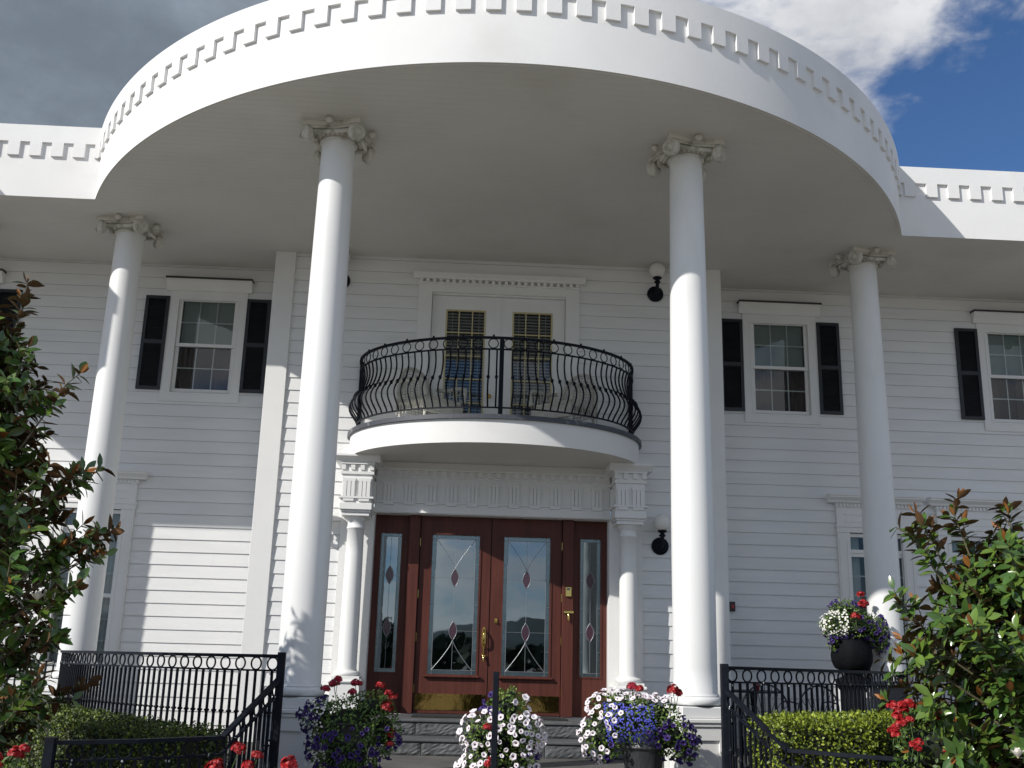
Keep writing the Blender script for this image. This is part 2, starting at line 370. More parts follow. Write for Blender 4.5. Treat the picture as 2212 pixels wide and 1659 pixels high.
def siding(mb, x0, x1, y, z0, z1, holes=(), step=.1655, phase=0.0):
    k = 0; z = z0 - phase
    while z < z1:
        a, b = max(z, z0), min(z + step, z1); segs = [(x0, x1)]
        for hx0, hx1, hz0, hz1 in holes:
            if a + .02 < hz1 and b - .02 > hz0:
                ns = []
                for s0, s1 in segs:
                    if hx1 <= s0 or hx0 >= s1: ns.append((s0, s1)); continue
                    if hx0 > s0: ns.append((s0, hx0))
                    if hx1 < s1: ns.append((hx1, s1))
                segs = ns
        for s0, s1 in segs:
            # a board: thick lower edge, thin upper edge tucked under the next one; butt joints now and then
            cuts = [s0]; rr = random.Random(int(k * 131 + y * 77 + s0 * 13)); c = s0 + rr.uniform(1.0, 3.6)
            while c < s1 - .5: cuts.append(c); c += 3.66
            cuts.append(s1)
            for c0, c1 in zip(cuts, cuts[1:]):
                c1e = c1 - (.0015 if c1 < s1 else 0)
                w = rr.uniform(-.0008, .0008)
                mb.add([(c0, y - .016 + w, a), (c1e, y - .016 + w, a), (c1e, y - .002, b), (c0, y - .002, b), (c0, y + .004, a), (c1e, y + .004, a)], [(0, 1, 2, 3)])
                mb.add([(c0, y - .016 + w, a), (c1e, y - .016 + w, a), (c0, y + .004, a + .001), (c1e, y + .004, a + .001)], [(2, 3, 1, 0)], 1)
        z += step; k += 1
    
WINC = [4.04, 7.47]                                   # centres of the upper windows, left and right
LOWC = [5.255, 6.66]                                  # centres of the tall lower windows
def wing_holes(s):
    h = []
    for c in WINC: h.append((s * c - .43, s * c + .43, 4.07, 5.46))
    for c in LOWC: h.append((s * c - .44, s * c + .44, .40, 2.46))
    return h
wl_ = MB(); wr_ = MB(); wc_ = MB()
siding(wl_, -11.5, -CB, WY, FLOOR, ZS, wing_holes(-1), phase=.03)
siding(wr_, CB, 11.5, WY, FLOOR, ZS, wing_holes(1), phase=.03)
cholesC = [(-1.53, 1.53, -1, 2.56), (-.92, .92, 3.38, 5.46)]
siding(wc_, -2.78, 2.78, 0, 0.0, ZS, cholesC, step=.1695, phase=.05)
def backwall(mb, x0, x1, y, z0, z1, holes):           # solid wall behind the boards, with the openings cut out
    xs = sorted({x0, x1, *[min(max(h[0], x0), x1) for h in holes], *[min(max(h[1], x0), x1) for h in holes]})
    zs = sorted({z0, z1, *[min(max(h[2], z0), z1) for h in holes], *[min(max(h[3], z0), z1) for h in holes]})
    for xa, xb in zip(xs, xs[1:]):
        for za, zb in zip(zs, zs[1:]):
            cx, cz = (xa + xb) / 2, (za + zb) / 2
            if any(h[0] < cx < h[1] and h[2] < cz < h[3] for h in holes): continue
            mb.add([(xa, y, za), (xb, y, za), (xb, y, zb), (xa, y, zb)], [(0, 1, 2, 3)])
backwall(wl_, -11.5, -CB, WY + .006, FLOOR, ZS, wing_holes(-1)); backwall(wr_, CB, 11.5, WY + .006, FLOOR, ZS, wing_holes(1)); backwall(wc_, -2.78, 2.78, .006, FLOOR, ZS, cholesC)
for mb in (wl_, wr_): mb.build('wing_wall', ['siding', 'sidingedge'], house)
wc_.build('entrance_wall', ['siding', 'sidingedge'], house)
for s in (-1, 1):
    c = MB(); x0, x1 = sorted((s * CB, s * 2.765))
    c.bbox(x0, x1, -.045, .004, FLOOR, ZS, .004)
    xa, xb = sorted((s * CB, s * (CB - .03)))
    c.box(xa, xb, .004, WY + .004, FLOOR, ZS)
    c.build('corner_board', 'white', house)

# ---- roof: straight eaves with the half-round portico pushed out of them
arcn = 200
def outline(off=0.0):
    """Fascia line from far left to far right, offset outward."""
    a, b, w = EA + off, EB + off, EW - off
    t = math.asin((EYC - w) / b); pts = earc(a, b, pi - t, t, arcn)
    left = [(-11.5, w), (-9.32, w), (-9.32, w - 1.155), (-7.35, w - 1.155), (-7.05, w)]     # unseen eave bay, added to cast the shadow edges on the left wing wall
    return [Vector((x, y, 0)) for x, y in left] + pts + [Vector((11.5, w, 0))]
roof = MB()
def strip(mb, line, z0, z1, m=0, smooth=True):
    """Vertical band along a line; sharp at the corners because each straight run has its own vertices."""
    runs = [[line[0]]]
    for i in range(1, len(line)):
        runs[-1].append(line[i])
        if i < len(line) - 1:
            d0 = (line[i] - line[i - 1]).normalized(); d1 = (line[i + 1] - line[i]).normalized()
            if d0.dot(d1) < .99: runs.append([line[i]])
    for r in runs:
        n = len(r); mb.add([(p.x, p.y, z0) for p in r] + [(p.x, p.y, z1) for p in r], [(i, i + 1, n + i + 1, n + i) for i in range(n - 1)], m, smooth)
BZ = 6.642
base, proud, inner = outline(0), outline(.032), outline(-.25)
strip(roof, base, ZS, ZT); strip(roof, proud, BZ, ZT + .004); strip(roof, list(reversed(inner)), ZT - .25, ZT + .004)
n = len(base)
def ribbon(mb, A, B, za, zb):
    mb.add([(p.x, p.y, za) for p in A] + [(p.x, p.y, zb) for p in B], [(i, i + 1, len(A) + i + 1, len(A) + i) for i in range(len(A) - 1)])
ribbon(roof, base, proud, BZ, BZ); ribbon(roof, inner, proud, ZT + .004, ZT + .004)
roof.add([(p.x, p.y, ZT - .25) for p in inner] + [(11.5, 8, ZT - .25), (-11.5, 8, ZT - .25)], [tuple(range(len(inner) + 2))])
roof_o = roof.build('portico_roof', 'stucco', house)
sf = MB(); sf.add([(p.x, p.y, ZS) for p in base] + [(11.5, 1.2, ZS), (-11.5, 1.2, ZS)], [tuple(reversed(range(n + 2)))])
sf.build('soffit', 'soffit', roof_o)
bead = MB(); ri = outline(-.03); bead_pts = [p + Vector((0, 0, ZS - .004)) for p in ri[5:-1]]
bead.bar(bead_pts, .012, .008)
bead.build('soffit_bead', 'soffit', roof_o)
line = outline(0)
dq = MB(); dq.box(-.071, .071, -.032, .004, 6.462, BZ); dent_me = dq.mesh('dentil', 'stucco')
def teeth(pts, step=.277):
    for p, t in resample(pts, step): inst(dent_me, 'dentil', roof_o, (p.x, p.y, 0), atan2(t.y, t.x))
teeth(line[4:6]); teeth(line[5:-1]); teeth([line[-2] + Vector((.139, 0, 0)), Vector((8.2, line[-1].y, 0))])

# ---- columns
def capital_mb():
    mb = MB(); h = ZS
    # abacus with concave sides
    pl = []
    for k in range(4):
        a0 = pi / 4 + k * pi / 2
        for i in range(9):
            u = i / 9; ang = a0 + u * pi / 2; s = .43 * cos(pi / 4) / cos(ang - (a0 + pi / 4)); dip = .055 * sin(pi * u)
            pl.append((cos(ang) * (s - dip), sin(ang) * (s - dip)))
    mb.prism(pl, 'z', h - .05, h - .001)
    mb.prism([(x * .93, y * .93) for x, y in pl], 'z', h - .075, h - .0505)
    mb.lathe([(.175, 5.775), (.19, 5.785), (.19, 5.80), (.18, 5.81), (.215, 5.835), (.235, 5.858)], seg=32)
    for k in range(4):
        T = Matrix.Rotation(k * pi / 2, 4, 'Z')
        for sx in (-1, 1):
            Tv = T @ Matrix.Translation((sx * .265, -.262, 5.795)) @ Matrix.Rotation(sx * .42, 4, 'Z') @ Matrix.Rotation(pi / 2, 4, 'X')
            mb.lathe([(.0, .03), (.03, .034), (.04, .02), (.075, .018), (.088, .008), (.088, -.03), (.0, -.03)], seg=18, T=Tv)
            sp = [Tv @ Vector(((.086 - .062 * i / 22) * cos(sx * i * .55 + pi / 2), (.086 - .062 * i / 22) * sin(sx * i * .55 + pi / 2), .022)) for i in range(23)]
            mb.tube(sp, .0075, 5)
        # the band that sags between the two scrolls, and small leaves below it
        bp = [T @ Vector((x, -.245 + .02 * (x / .25) ** 2 - .0, 5.842 - .02 * (1 - (x / .25) ** 2))) for x in [-.25 + .05 * i for i in range(11)]]
        mb.tube(bp, .024, 6)
        for x in (-.10, -.05, 0, .05, .10):
            c = T @ Vector((x, -.205 - .01 * cos(x * 12), 5.815)); mb.lathe([(.0, -.02), (.014, -.012), (.02, .004), (.012, .02), (.0, .022)], c=c, seg=8)
        fc = T @ Vector((0, -.345, h - .035)); mb.lathe([(.0, -.035), (.03, -.022), (.042, 0), (.03, .022), (.0, .03)], c=fc, seg=10)
    return mb
def shaft_mb():
    mb = MB(); pr = []
    z0, z1 = .455, 5.79
    for i in range(25):
        u = i / 24; r = .202 - .034 * max(0, (u - .25) / .75) ** 1.3; pr.append((r, z0 + (z1 - z0) * u))
    pr = [(.218, .432), (.212, .445)] + pr[:1] + pr[1:]
    mb.lathe(pr, seg=48, caps=False); return mb
def base_mb():
    mb = MB()
    pr = [(.235, .345)]
    for i in range(11): a = -pi / 2 + pi * i / 10; pr.append((.205 + .035 * cos(a), .388 + .043 * sin(a)))
    pr += [(.205, .434), (.20, .45)]
    mb.lathe(pr, seg=40); mb.bbox(-.225, .225, -.225, .225, .245, .345, .008); return mb
def pedestal_mb():
    mb = MB()
    mb.bbox(-.255, .255, -.255, .255, .205, .244, .008); mb.bbox(-.24, .24, -.24, .24, .175, .206, .004)
    mb.box(-.205, .205, -.205, .205, FLOOR, .176)
    for k in range(4):
        T = Matrix.Rotation(k * pi / 2, 4, 'Z')
        for (x0, x1, a, b) in ((-.225, .225, .06, .176), (-.225, .225, FLOOR, FLOOR + .1), (-.225, -.13, FLOOR + .1, .06), (.13, .225, FLOOR + .1, .06)):
            mb.box(x0, x1, -.2253, -.204, a, b, T=T)
    return mb
shaft_me = shaft_mb().mesh('column_shaft', 'column'); cap_me = capital_mb().mesh('capital', 'oldwhite'); cbase_me = base_mb().mesh('column_base', 'column'); ped_me = pedestal_mb().mesh('pedestal', 'white')
for (x, y, rz) in ((-4.755, -.73, -radians(10)), (-1.81, -3.45, -radians(10)), (1.81, -3.45, radians(10)), (4.755, -.73, radians(10)), (-6.83, -.73, 0), (8.6, -.73, 0)):
    s = inst(shaft_me, 'column', house, (x, y, 0), rz)
    inst(cap_me, 'capital', s); inst(cbase_me, 'column_base', s); inst(ped_me, 'pedestal', s)

# ---- upper windows: trim, sash, glass, shade, curtain
def frame(mb, x0, x1, z0, z1, w, y0, y1, m=0, b=None):
    b = w if b is None else b
    mb.box(x0, x0 + w, y0, y1, z0, z1, m); mb.box(x1 - w, x1, y0, y1, z0, z1, m); mb.box(x0 + w, x1 - w, y0, y1, z1 - w, z1, m); mb.box(x0 + w, x1 - w, y0, y1, z0, z0 + b, m)
def window_parts():
    tr = MB(); yb = .004
    frame(tr, -.535, .535, 3.955, 5.54, .105, -.03, yb); 
    frame(tr, -.4305, .4305, 4.0595, 5.4355, .022, -.036, .05)
    tr.prism([(-.06, 5.54), (-.06, 5.575), (-.03, 5.54)], 'x', -.545, .545)
    tr.prism([(yb, 5.541), (-.06, 5.541), (-.075, 5.60), (-.125, 5.66), (-.125, 5.695), (yb, 5.695)], 'x', -.59, .59)
    sa = MB()
    for z0, z1, y in ((4.745, 5.45, .004), (4.10, 4.79, .028)):
        frame(sa, -.405, .405, z0, z1, .045, y, y + .03)
    gl = MB()
    for z0, z1, y in ((4.79, 5.405, .022), (4.145, 4.745, .046)):
        gl.add([(-.36, y, z0), (.36, y, z0), (.36, y, z1), (-.36, y, z1)], [(0, 1, 2, 3)])
    mu = MB()
    for z0, z1, y in ((4.79, 5.405, .024), (4.145, 4.745, .048)):
        for x in (-.12, .12): mu.box(x - .0075, x + .0075, y, y + .006, z0, z1)
        mu.box(-.36, .36, y - .0005, y + .0055, (z0 + z1) / 2 - .0075, (z0 + z1) / 2 + .0075)
    sh = MB(); sh.add([(-.36, .09, 4.775), (.36, .09, 4.775), (.36, .09, 5.43), (-.36, .09, 5.43)], [(0, 1, 2, 3)]); sh.box(-.36, .36, .08, .1, 4.755, 4.775)
    cu = MB()
    for x0, x1 in ((-.40, -.14), (.12, .40)):
        n = 14; vs = []
        for z in (4.1, 5.4):
            for i in range(n + 1): vs.append((x0 + (x1 - x0) * i / n, .17 + .022 * sin(i * 1.9), z))
        cu.add(vs, [(i, i + 1, n + 2 + i, n + 1 + i) for i in range(n)], 0, True)
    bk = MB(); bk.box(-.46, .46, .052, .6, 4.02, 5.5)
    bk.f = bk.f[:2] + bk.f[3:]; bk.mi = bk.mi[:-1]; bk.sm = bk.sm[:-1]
    dr = MB(); dr.box(-.60, .60, -.135, .004, 5.696, 5.722)
    return [(tr.mesh('window_trim', 'white'), None), (sa.mesh('sash', 'white'), 'sash'), (gl.mesh('pane', 'glass'), 'pane'), (mu.mesh('muntin', 'white'), 'muntin'), (sh.mesh('window_shade', 'shade'), 'window_shade'), (cu.mesh('curtain', 'curtain'), 'curtain'), (bk.mesh('room', 'inside'), 'room'), (dr.mesh('cornice_strip', 'cornicetop'), 'cornice_strip')]
wp = window_parts()
shm = MB()
frame(shm, -.165, .165, 4.108, 5.455, .045, -.042, -.012); shm.box(-.12, .12, -.041, -.0125, 4.76, 4.815)
shm.box(-.12, .12, -.018, -.0135, 4.153, 5.41)
for a, b in ((4.16, 4.755), (4.82, 5.405)):
    z = a
    while z < b - .02: shm.add([(-.12, -.020, z + .030), (.12, -.020, z + .030), (.12, -.038, z), (-.12, -.038, z), (-.12, -.0195, z + .008), (.12, -.0195, z + .008)], [(0, 3, 2, 1), (3, 4, 5, 2)]); z += .033
shutter_me = shm.mesh('shutter', 'black_shutter')
for s in (-1, 1):
    for c in WINC:
        w = inst(wp[0][0], 'window', house, (s * c, WY, 0))
        for me, nm in wp[1:]:
            k_ = inst(me, nm, w)
            if nm == 'curtain': k_.location.x = {4.04: .05, 7.47: -.04}[c] * s; k_.location.y = .01
            if nm == 'window_shade': k_.location.z = {-1: .0, 1: -.012}[s]
        for d in (-.70, .70): inst(shutter_me, 'shutter', house, (s * c + d, WY - .004, 0))

# ---- tall lower windows with pilasters and dentilled cornice
def tall_window_parts():
    tr = MB(); yb = .004
    for s in (-1, 1):
        x0, x1 = sorted((s * .36, s * .535)); tr.box(x0 + .001, x1, -.05, yb, -.1, 2.46)
        for z0, z1 in ((.45, 2.36),):
            tr.box(x0 + .02, x0 + .05, -.058, -.049, z0, z1); tr.box(x1 - .05, x1 - .02, -.058, -.049, z0, z1)
        tr.box(x0 - .0, x1 + .012, -.07, yb, -.36, -.1); 
    tr.box(-.36, .36, -.03, yb, FLOOR, .44)
    tr.box(-.545, .545, -.062, yb, 2.46, 2.53); tr.box(-.555, .555, -.075, yb, 2.5305, 2.555)
    tr.box(-.535, .535, -.05, yb, 2.5555, 2.80)
    tr.box(-.42, .42, -.058, -.049, 2.60, 2.625); tr.box(-.42, .42, -.058, -.049, 2.70, 2.725)
    tr.box(-.55, .55, -.06, yb, 2.8005, 2.86)
    for i in range(22):
        x = -.53 + i * .0505; tr.box(x - .014, x + .014, -.078, -.0595, 2.812, 2.853)
    tr.prism([(yb, 2.8605), (-.09, 2.8605), (-.10, 2.89), (-.145, 2.93), (-.145, 2.945), (-.155, 2.955), (-.155, 2.972), (yb, 2.972)], 'x', -.65, .65)
    sa = MB(); frame(sa, -.405, .405, 2.185, 2.45, .048, -.018, .03); frame(sa, -.405, .405, 1.32, 2.184, .048, -.006, .03); frame(sa, -.405, .405, .45, 1.365, .052, .0305, .06)
    gl = MB(); mu = MB()
    for z0, z1, y, nr in ((2.233, 2.402, .006, 1), (1.368, 2.136, .014, 3), (.50, 1.313, .044, 3)):
        gl.add([(-.357, y, z0), (.357, y, z0), (.357, y, z1), (-.357, y, z1)], [(0, 1, 2, 3)])
        mu.box(-.008, .008, y + .002, y + .008, z0, z1)
        for k in range(1, nr): z = z0 + (z1 - z0) * k / nr; mu.box(-.357, .357, y + .0015, y + .0075, z - .008, z + .008)
    cu = MB()
    for x0, x1 in ((-.42, -.16), (.16, .42)):
        n = 16; vs = []
        for z in (.3, 2.42):
            for i in range(n + 1): vs.append((x0 + (x1 - x0) * i / n, .16 + .02 * sin(i * 1.7), z))
        cu.add(vs, [(i, i + 1, n + 2 + i, n + 1 + i) for i in range(n)], 0, True)
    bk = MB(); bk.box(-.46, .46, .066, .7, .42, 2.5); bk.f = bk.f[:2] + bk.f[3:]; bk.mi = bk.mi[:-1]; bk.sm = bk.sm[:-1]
    return [(tr.mesh('window_surround', 'white'), None), (sa.mesh('sash', 'white'), 'sash'), (gl.mesh('pane', 'glass'), 'pane'), (mu.mesh('muntin', 'white'), 'muntin'), (cu.mesh('curtain', 'sheer'), 'curtain'), (bk.mesh('room', 'inside'), 'room')]
tw = tall_window_parts()
for s in (-1, 1):
    for c in LOWC:
        w = inst(tw[0][0], 'window', house, (s * c, WY, 0))
        for me, nm in tw[1:]: inst(me, nm, w)

# ---- balcony door
bd = MB()
for s in (-1, 1):
    x0, x1 = sorted((s * .91, s * 1.09)); bd.box(x0, x1, -.035, .004, 3.386, 5.45)
    bd.box(*sorted((s * .905, s * .93)), .004, .12, 3.386, 5.45)
bd.box(-1.09, 1.09, -.035, .004, 5.4505, 5.56); bd.box(-.905, .905, .004, .12, 5.43, 5.46)
bd.box(-1.10, 1.10, -.05, .004, 5.5605, 5.585)
for i in range(25): x = -1.06 + i * .0883; bd.box(x - .022, x + .022, -.062, .004, 5.5855, 5.625)
bd.prism([(.004, 5.6255), (-.09, 5.6255), (-.10, 5.65), (-.14, 5.685), (-.14, 5.70), (.004, 5.70)], 'x', -1.165, 1.165)
bdo = bd.build('balcony_door', 'white', house)
for s in (-1, 1):
    lf = MB(); x0, x1 = sorted((s * .006, s * .90)); g0, g1 = sorted((s * .19, s * .735)); g0 -= .0; 
    if s < 0: g0, g1 = -.712, -.172
    lf.box(x0, g0, .05, .09, 3.388, 5.428); lf.box(g1, x1, .05, .09, 3.388, 5.428); lf.box(g0, g1, .05, .09, 5.235, 5.428); lf.box(g0, g1, .05, .09, 3.388, 3.62)
    l = lf.build('door_leaf', 'white', bdo)
    mu = MB(); frame(mu, g0, g1, 3.62, 5.235, .022, .044, .062)
    for k in (1, 2): x = g0 + (g1 - g0) * k / 3; mu.box(x - .008, x + .008, .046, .0555, 3.642, 5.213)
    for k in range(1, 5): z = 3.62 + (5.235 - 3.62) * k / 5; mu.box(g0 + .022, g1 - .022, .0455, .056, z - .008, z + .008)
    mu.build('muntin', 'cream', bdo)
    gl = MB(); gl.add([(g0, .066, 3.62), (g1, .066, 3.62), (g1, .066, 5.235), (g0, .066, 5.235)], [(0, 1, 2, 3)]); gl.build('pane', 'glass', bdo)
    bl = MB(); z = 3.63
    while z < 5.24: bl.add([(g0, .10, z), (g1, .10, z), (g1, .122, z + .028), (g0, .122, z + .028)], [(0, 1, 2, 3)]); z += .043
    for x in (g0 + .09, g1 - .09): bl.box(x - .004, x + .004, .095, .098, 3.63, 5.24)
    bl.build('blind', 'blind', bdo)
kn = MB(); kn.lathe([(.0, -.03), (.028, -.02), (.03, 0), (.02, .02), (.012, .03), (.012, .06)], T=Matrix.Translation((-.095, .0, 4.03)) @ Matrix.Rotation(-pi / 2, 4, 'X'), seg=14); kn.build('door_knob', 'brass', bdo)
ast = MB(); ast.box(-.03, .03, .042, .0502, 3.388, 5.428); ast.build('astragal', 'white', bdo)
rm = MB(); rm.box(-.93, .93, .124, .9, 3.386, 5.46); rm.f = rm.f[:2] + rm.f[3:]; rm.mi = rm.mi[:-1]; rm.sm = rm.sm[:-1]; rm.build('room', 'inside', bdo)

# ---- balcony slab and its railing
BA, BB, BZ0, BZ1 = 1.875, 1.56, 3.102, 3.385
ba = earc(BA, BB, pi, 0, 64, yc=0.0)
bs = MB(); nb = len(ba)
bs.add([(p.x, p.y, BZ0) for p in ba] + [(p.x, p.y, BZ1) for p in ba], [(i, i + 1, nb + i + 1, nb + i) for i in range(nb - 1)], 0, True)
bs.add([(p.x, p.y, BZ1) for p in ba], [tuple(range(nb))]); bs.add([(p.x, p.y, BZ0) for p in ba], [tuple(reversed(range(nb)))], 1)
balc = bs.build('balcony', ['stucco', 'soffit'], house)
fl = MB(); fl.bar([p + Vector((0, 0, BZ1 + .022)) for p in earc(BA + .012, BB + .012, pi - .01, .01, 64, yc=0.0)], .05, .052); fl.build('metal_flashing', 'flash', balc)
RA, RB = 1.80, 1.40
rail_o = MB()
ra = earc(RA, RB, pi - .012, .012, 80, yc=0.0)
rail_o.bar([p + Vector((0, 0, 4.415)) for p in ra], .034, .026)
brail = rail_o.build('balcony_railing', 'iron', house)
for z, nm in ((4.272, 'middle_rail'), (3.555, 'bottom_rail')):
    q = MB(); q.bar([p + Vector((0, 0, z)) for p in ra], .022, .016); q.build(nm, 'iron', brail)
for x, y in ((-1.785, -.02), (.01, -RB), (1.785, -.02)):
    q = MB(); q.box(x - .026, x + .026, y - .02, y + .02, 3.41, 4.425); q.build('post', 'iron', brail)
bal = MB(); pp = []
for i in range(17):
    u = i / 16; z = 3.555 + (4.272 - 3.555) * u
    # belly: swells outward below the middle, tucks in above
    off = -.115 * sin(pi * min(1, u / .62)) ** 1.5 * (1 if u < .62 else 0) + .028 * (sin(pi * (u - .62) / .38) if u > .62 else 0)
    pp.append((0, off, z))
bal.tube(pp, .0105, 6); bal.lathe([(.0085, -.025), (.02, -.012), (.013, -.006), (.026, 0), (.013, .006), (.02, .012), (.0085, .025)], c=(0, pp[8][1] - .005, pp[8][2]), seg=8)
bal_me = bal.mesh('baluster', 'iron')
def ring_me(R, r, name='ring', sq=1.0):
    q = MB(); q.tube([(R * cos(2 * pi * i / 20), 0, R * sq * sin(2 * pi * i / 20)) for i in range(20)], r, 6, closed=True); return q.mesh(name, 'iron')
bring_me = ring_me(.058, .0065); bkn = MB(); bkn.lathe([(.0, -.014), (.012, -.008), (.014, .004), (.006, .014), (0, .018)], seg=8); bkn_me = bkn.mesh('rail_knob', 'iron')
rs = resample(ra, .094)
for i, (p, t) in enumerate(rs):
    if 0 < i < len(rs) - 1 and abs(p.x - .01) > .04: inst(bal_me, 'baluster', brail, (p.x, p.y, 0), atan2(t.y, t.x))
rs = resample(ra, .188)
for i, (p, t) in enumerate(rs):
    if 0 < i < len(rs) - 1 and abs(p.x - .01) > .08: inst(bring_me, 'ring', brail, (p.x, p.y, 4.343), atan2(t.y, t.x))
    if 0 < i < len(rs) - 1 and i % 2: inst(bkn_me, 'rail_knob', brail, (p.x, p.y, 4.44), 0)

# ---- entrance surround: two small columns, blocks above them, frieze between
ecol = MB()
ecol.lathe([(.118, .50), (.115, .54), (.114, 1.2), (.108, 1.9), (.104, 2.20), (.114, 2.205), (.114, 2.222), (.104, 2.228), (.104, 2.29), (.118, 2.30), (.135, 2.335), (.14, 2.35)], seg=32, caps=False)
ecol_me = ecol.mesh('entry_column', 'column')
eb = MB()
pr = [(.14, .44)] + [(.135 + .028 * cos(-pi / 2 + pi * i / 8), .468 + .028 * sin(-pi / 2 + pi * i / 8)) for i in range(9)] + [(.125, .50), (.118, .515)]
eb.lathe(pr, seg=28); eb.bbox(-.17, .17, -.17, .17, .405, .44, .004); eb.bbox(-.205, .205, -.2, .235, .355, .405, .018); eb.bbox(-.18, .18, -.175, .225, 0, .355, .005)
eb_me = eb.mesh('entry_column_base', 'white')
ec = MB(); ec.bbox(-.17, .17, -.165, .23, 2.35, 2.392, .004); ec.bbox(-.185, .185, -.18, .23, 2.393, 2.42, .004)
ec_me = ec.mesh('entry_capital', 'white')
def tri(mb, x, y, z0, z1, w=.125, T=None):            # a triglyph: three fillets on a plate with a cap
    mb.box(x - w / 2, x + w / 2, y - .012, y + .004, z0, z1, T=T)
    for d in (-.36, 0, .36): mb.box(x + (d - .15) * w, x + (d + .15) * w, y - .030, y - .011, z0, z1 - .03, T=T)
    mb.box(x - w / 2 - .008, x + w / 2 + .008, y - .030, y + .004, z1 - .0295, z1 + .008, T=T)
eblk = MB(); Y0 = -.195                                # local: block centred on the column axis, its front face at y = -.195
eblk.bbox(-.20, .20, Y0 - .015, .245, 2.4205, 2.505, .005)
eblk.box(-.185, .185, Y0, .245, 2.5055, 2.86)
eblk.box(-.213, .213, Y0 - .03, .245, 2.56, 2.583)
for x in (-.095, .095):
    eblk.box(x - .065, x + .065, Y0 - .024, Y0 + .001, 2.525, 2.56); tri(eblk, x, Y0, 2.5835, 2.80, .14)
for sx in (-1, 1):
    T = Matrix.Translation((sx * .185, 0, 0)) @ Matrix.Rotation(sx * pi / 2, 4, 'Z')
    for x in (-.10,): tri(eblk, x * -sx, 0, 2.5835, 2.80, .14, T=T)
eblk.box(-.205, .205, Y0 - .022, .245, 2.8605, 2.895)
eblk.box(-.187, .187, Y0 - .003, .245, 2.8955, 2.985)
for x in (-.175, -.0585, .0585, .175): eblk.box(x - .026, x + .026, Y0 - .03, Y0 - .0025, 2.915, 2.985)
eblk.box(-.21, .21, Y0 - .04, .245, 2.9855, 3.012)
eblk.prism([(.245, 3.0125), (Y0 - .05, 3.0125), (Y0 - .06, 3.03), (Y0 - .11, 3.075), (Y0 - .11, 3.1005), (.245, 3.1005)], 'x', -.275, .275)
eblk_me = eblk.mesh('entablature_block', 'white')
for s in (-1, 1):
    c = inst(ecol_me, 'entry_column', house, (s * 1.71, -.25, 0))
    inst(eb_me, 'entry_column_base', c); inst(ec_me, 'entry_capital', c); inst(eblk_me, 'entablature_block', c)
fr = MB()
fr.box(-1.51, 1.51, -.075, .004, 2.452, 2.545); fr.prism([(.004, 2.44), (-.085, 2.44), (-.10, 2.452), (.004, 2.452)], 'x', -1.51, 1.51)
fr.box(-1.51, 1.51, -.06, .004, 2.5455, 2.90)
fr.box(-1.51, 1.51, -.085, .004, 2.575, 2.597)
for i in range(11):
    x = -1.335 + i * .267; tri(fr, x, -.06, 2.5975, 2.835, .13); fr.box(x - .065, x + .065, -.092, -.0595, 2.548, 2.5745)
fr.box(-1.51, 1.51, -.07, .004, 2.9005, 3.101)
for i in range(26): x = -1.46 + i * .1168; fr.box(x - .028, x + .028, -.098, -.0695, 2.925, 2.99)
fr.box(-1.51, 1.51, -.11, -.0695, 2.9905, 3.02)
for s in (-1, 1):
    x0, x1 = sorted((s * 1.505, s * 1.93)); fr.box(x0, x1, -.03, .004, 0, 2.4515)      # flat pilaster behind the small column
    x0, x1 = sorted((s * 1.50, s * 1.525)); fr.box(x0, x1, .0045, .30, 0, 2.44)
fr.box(-1.4995, 1.4995, .0045, .30, 2.4405, 2.5)
fr.build('entrance_surround', 'white', house)

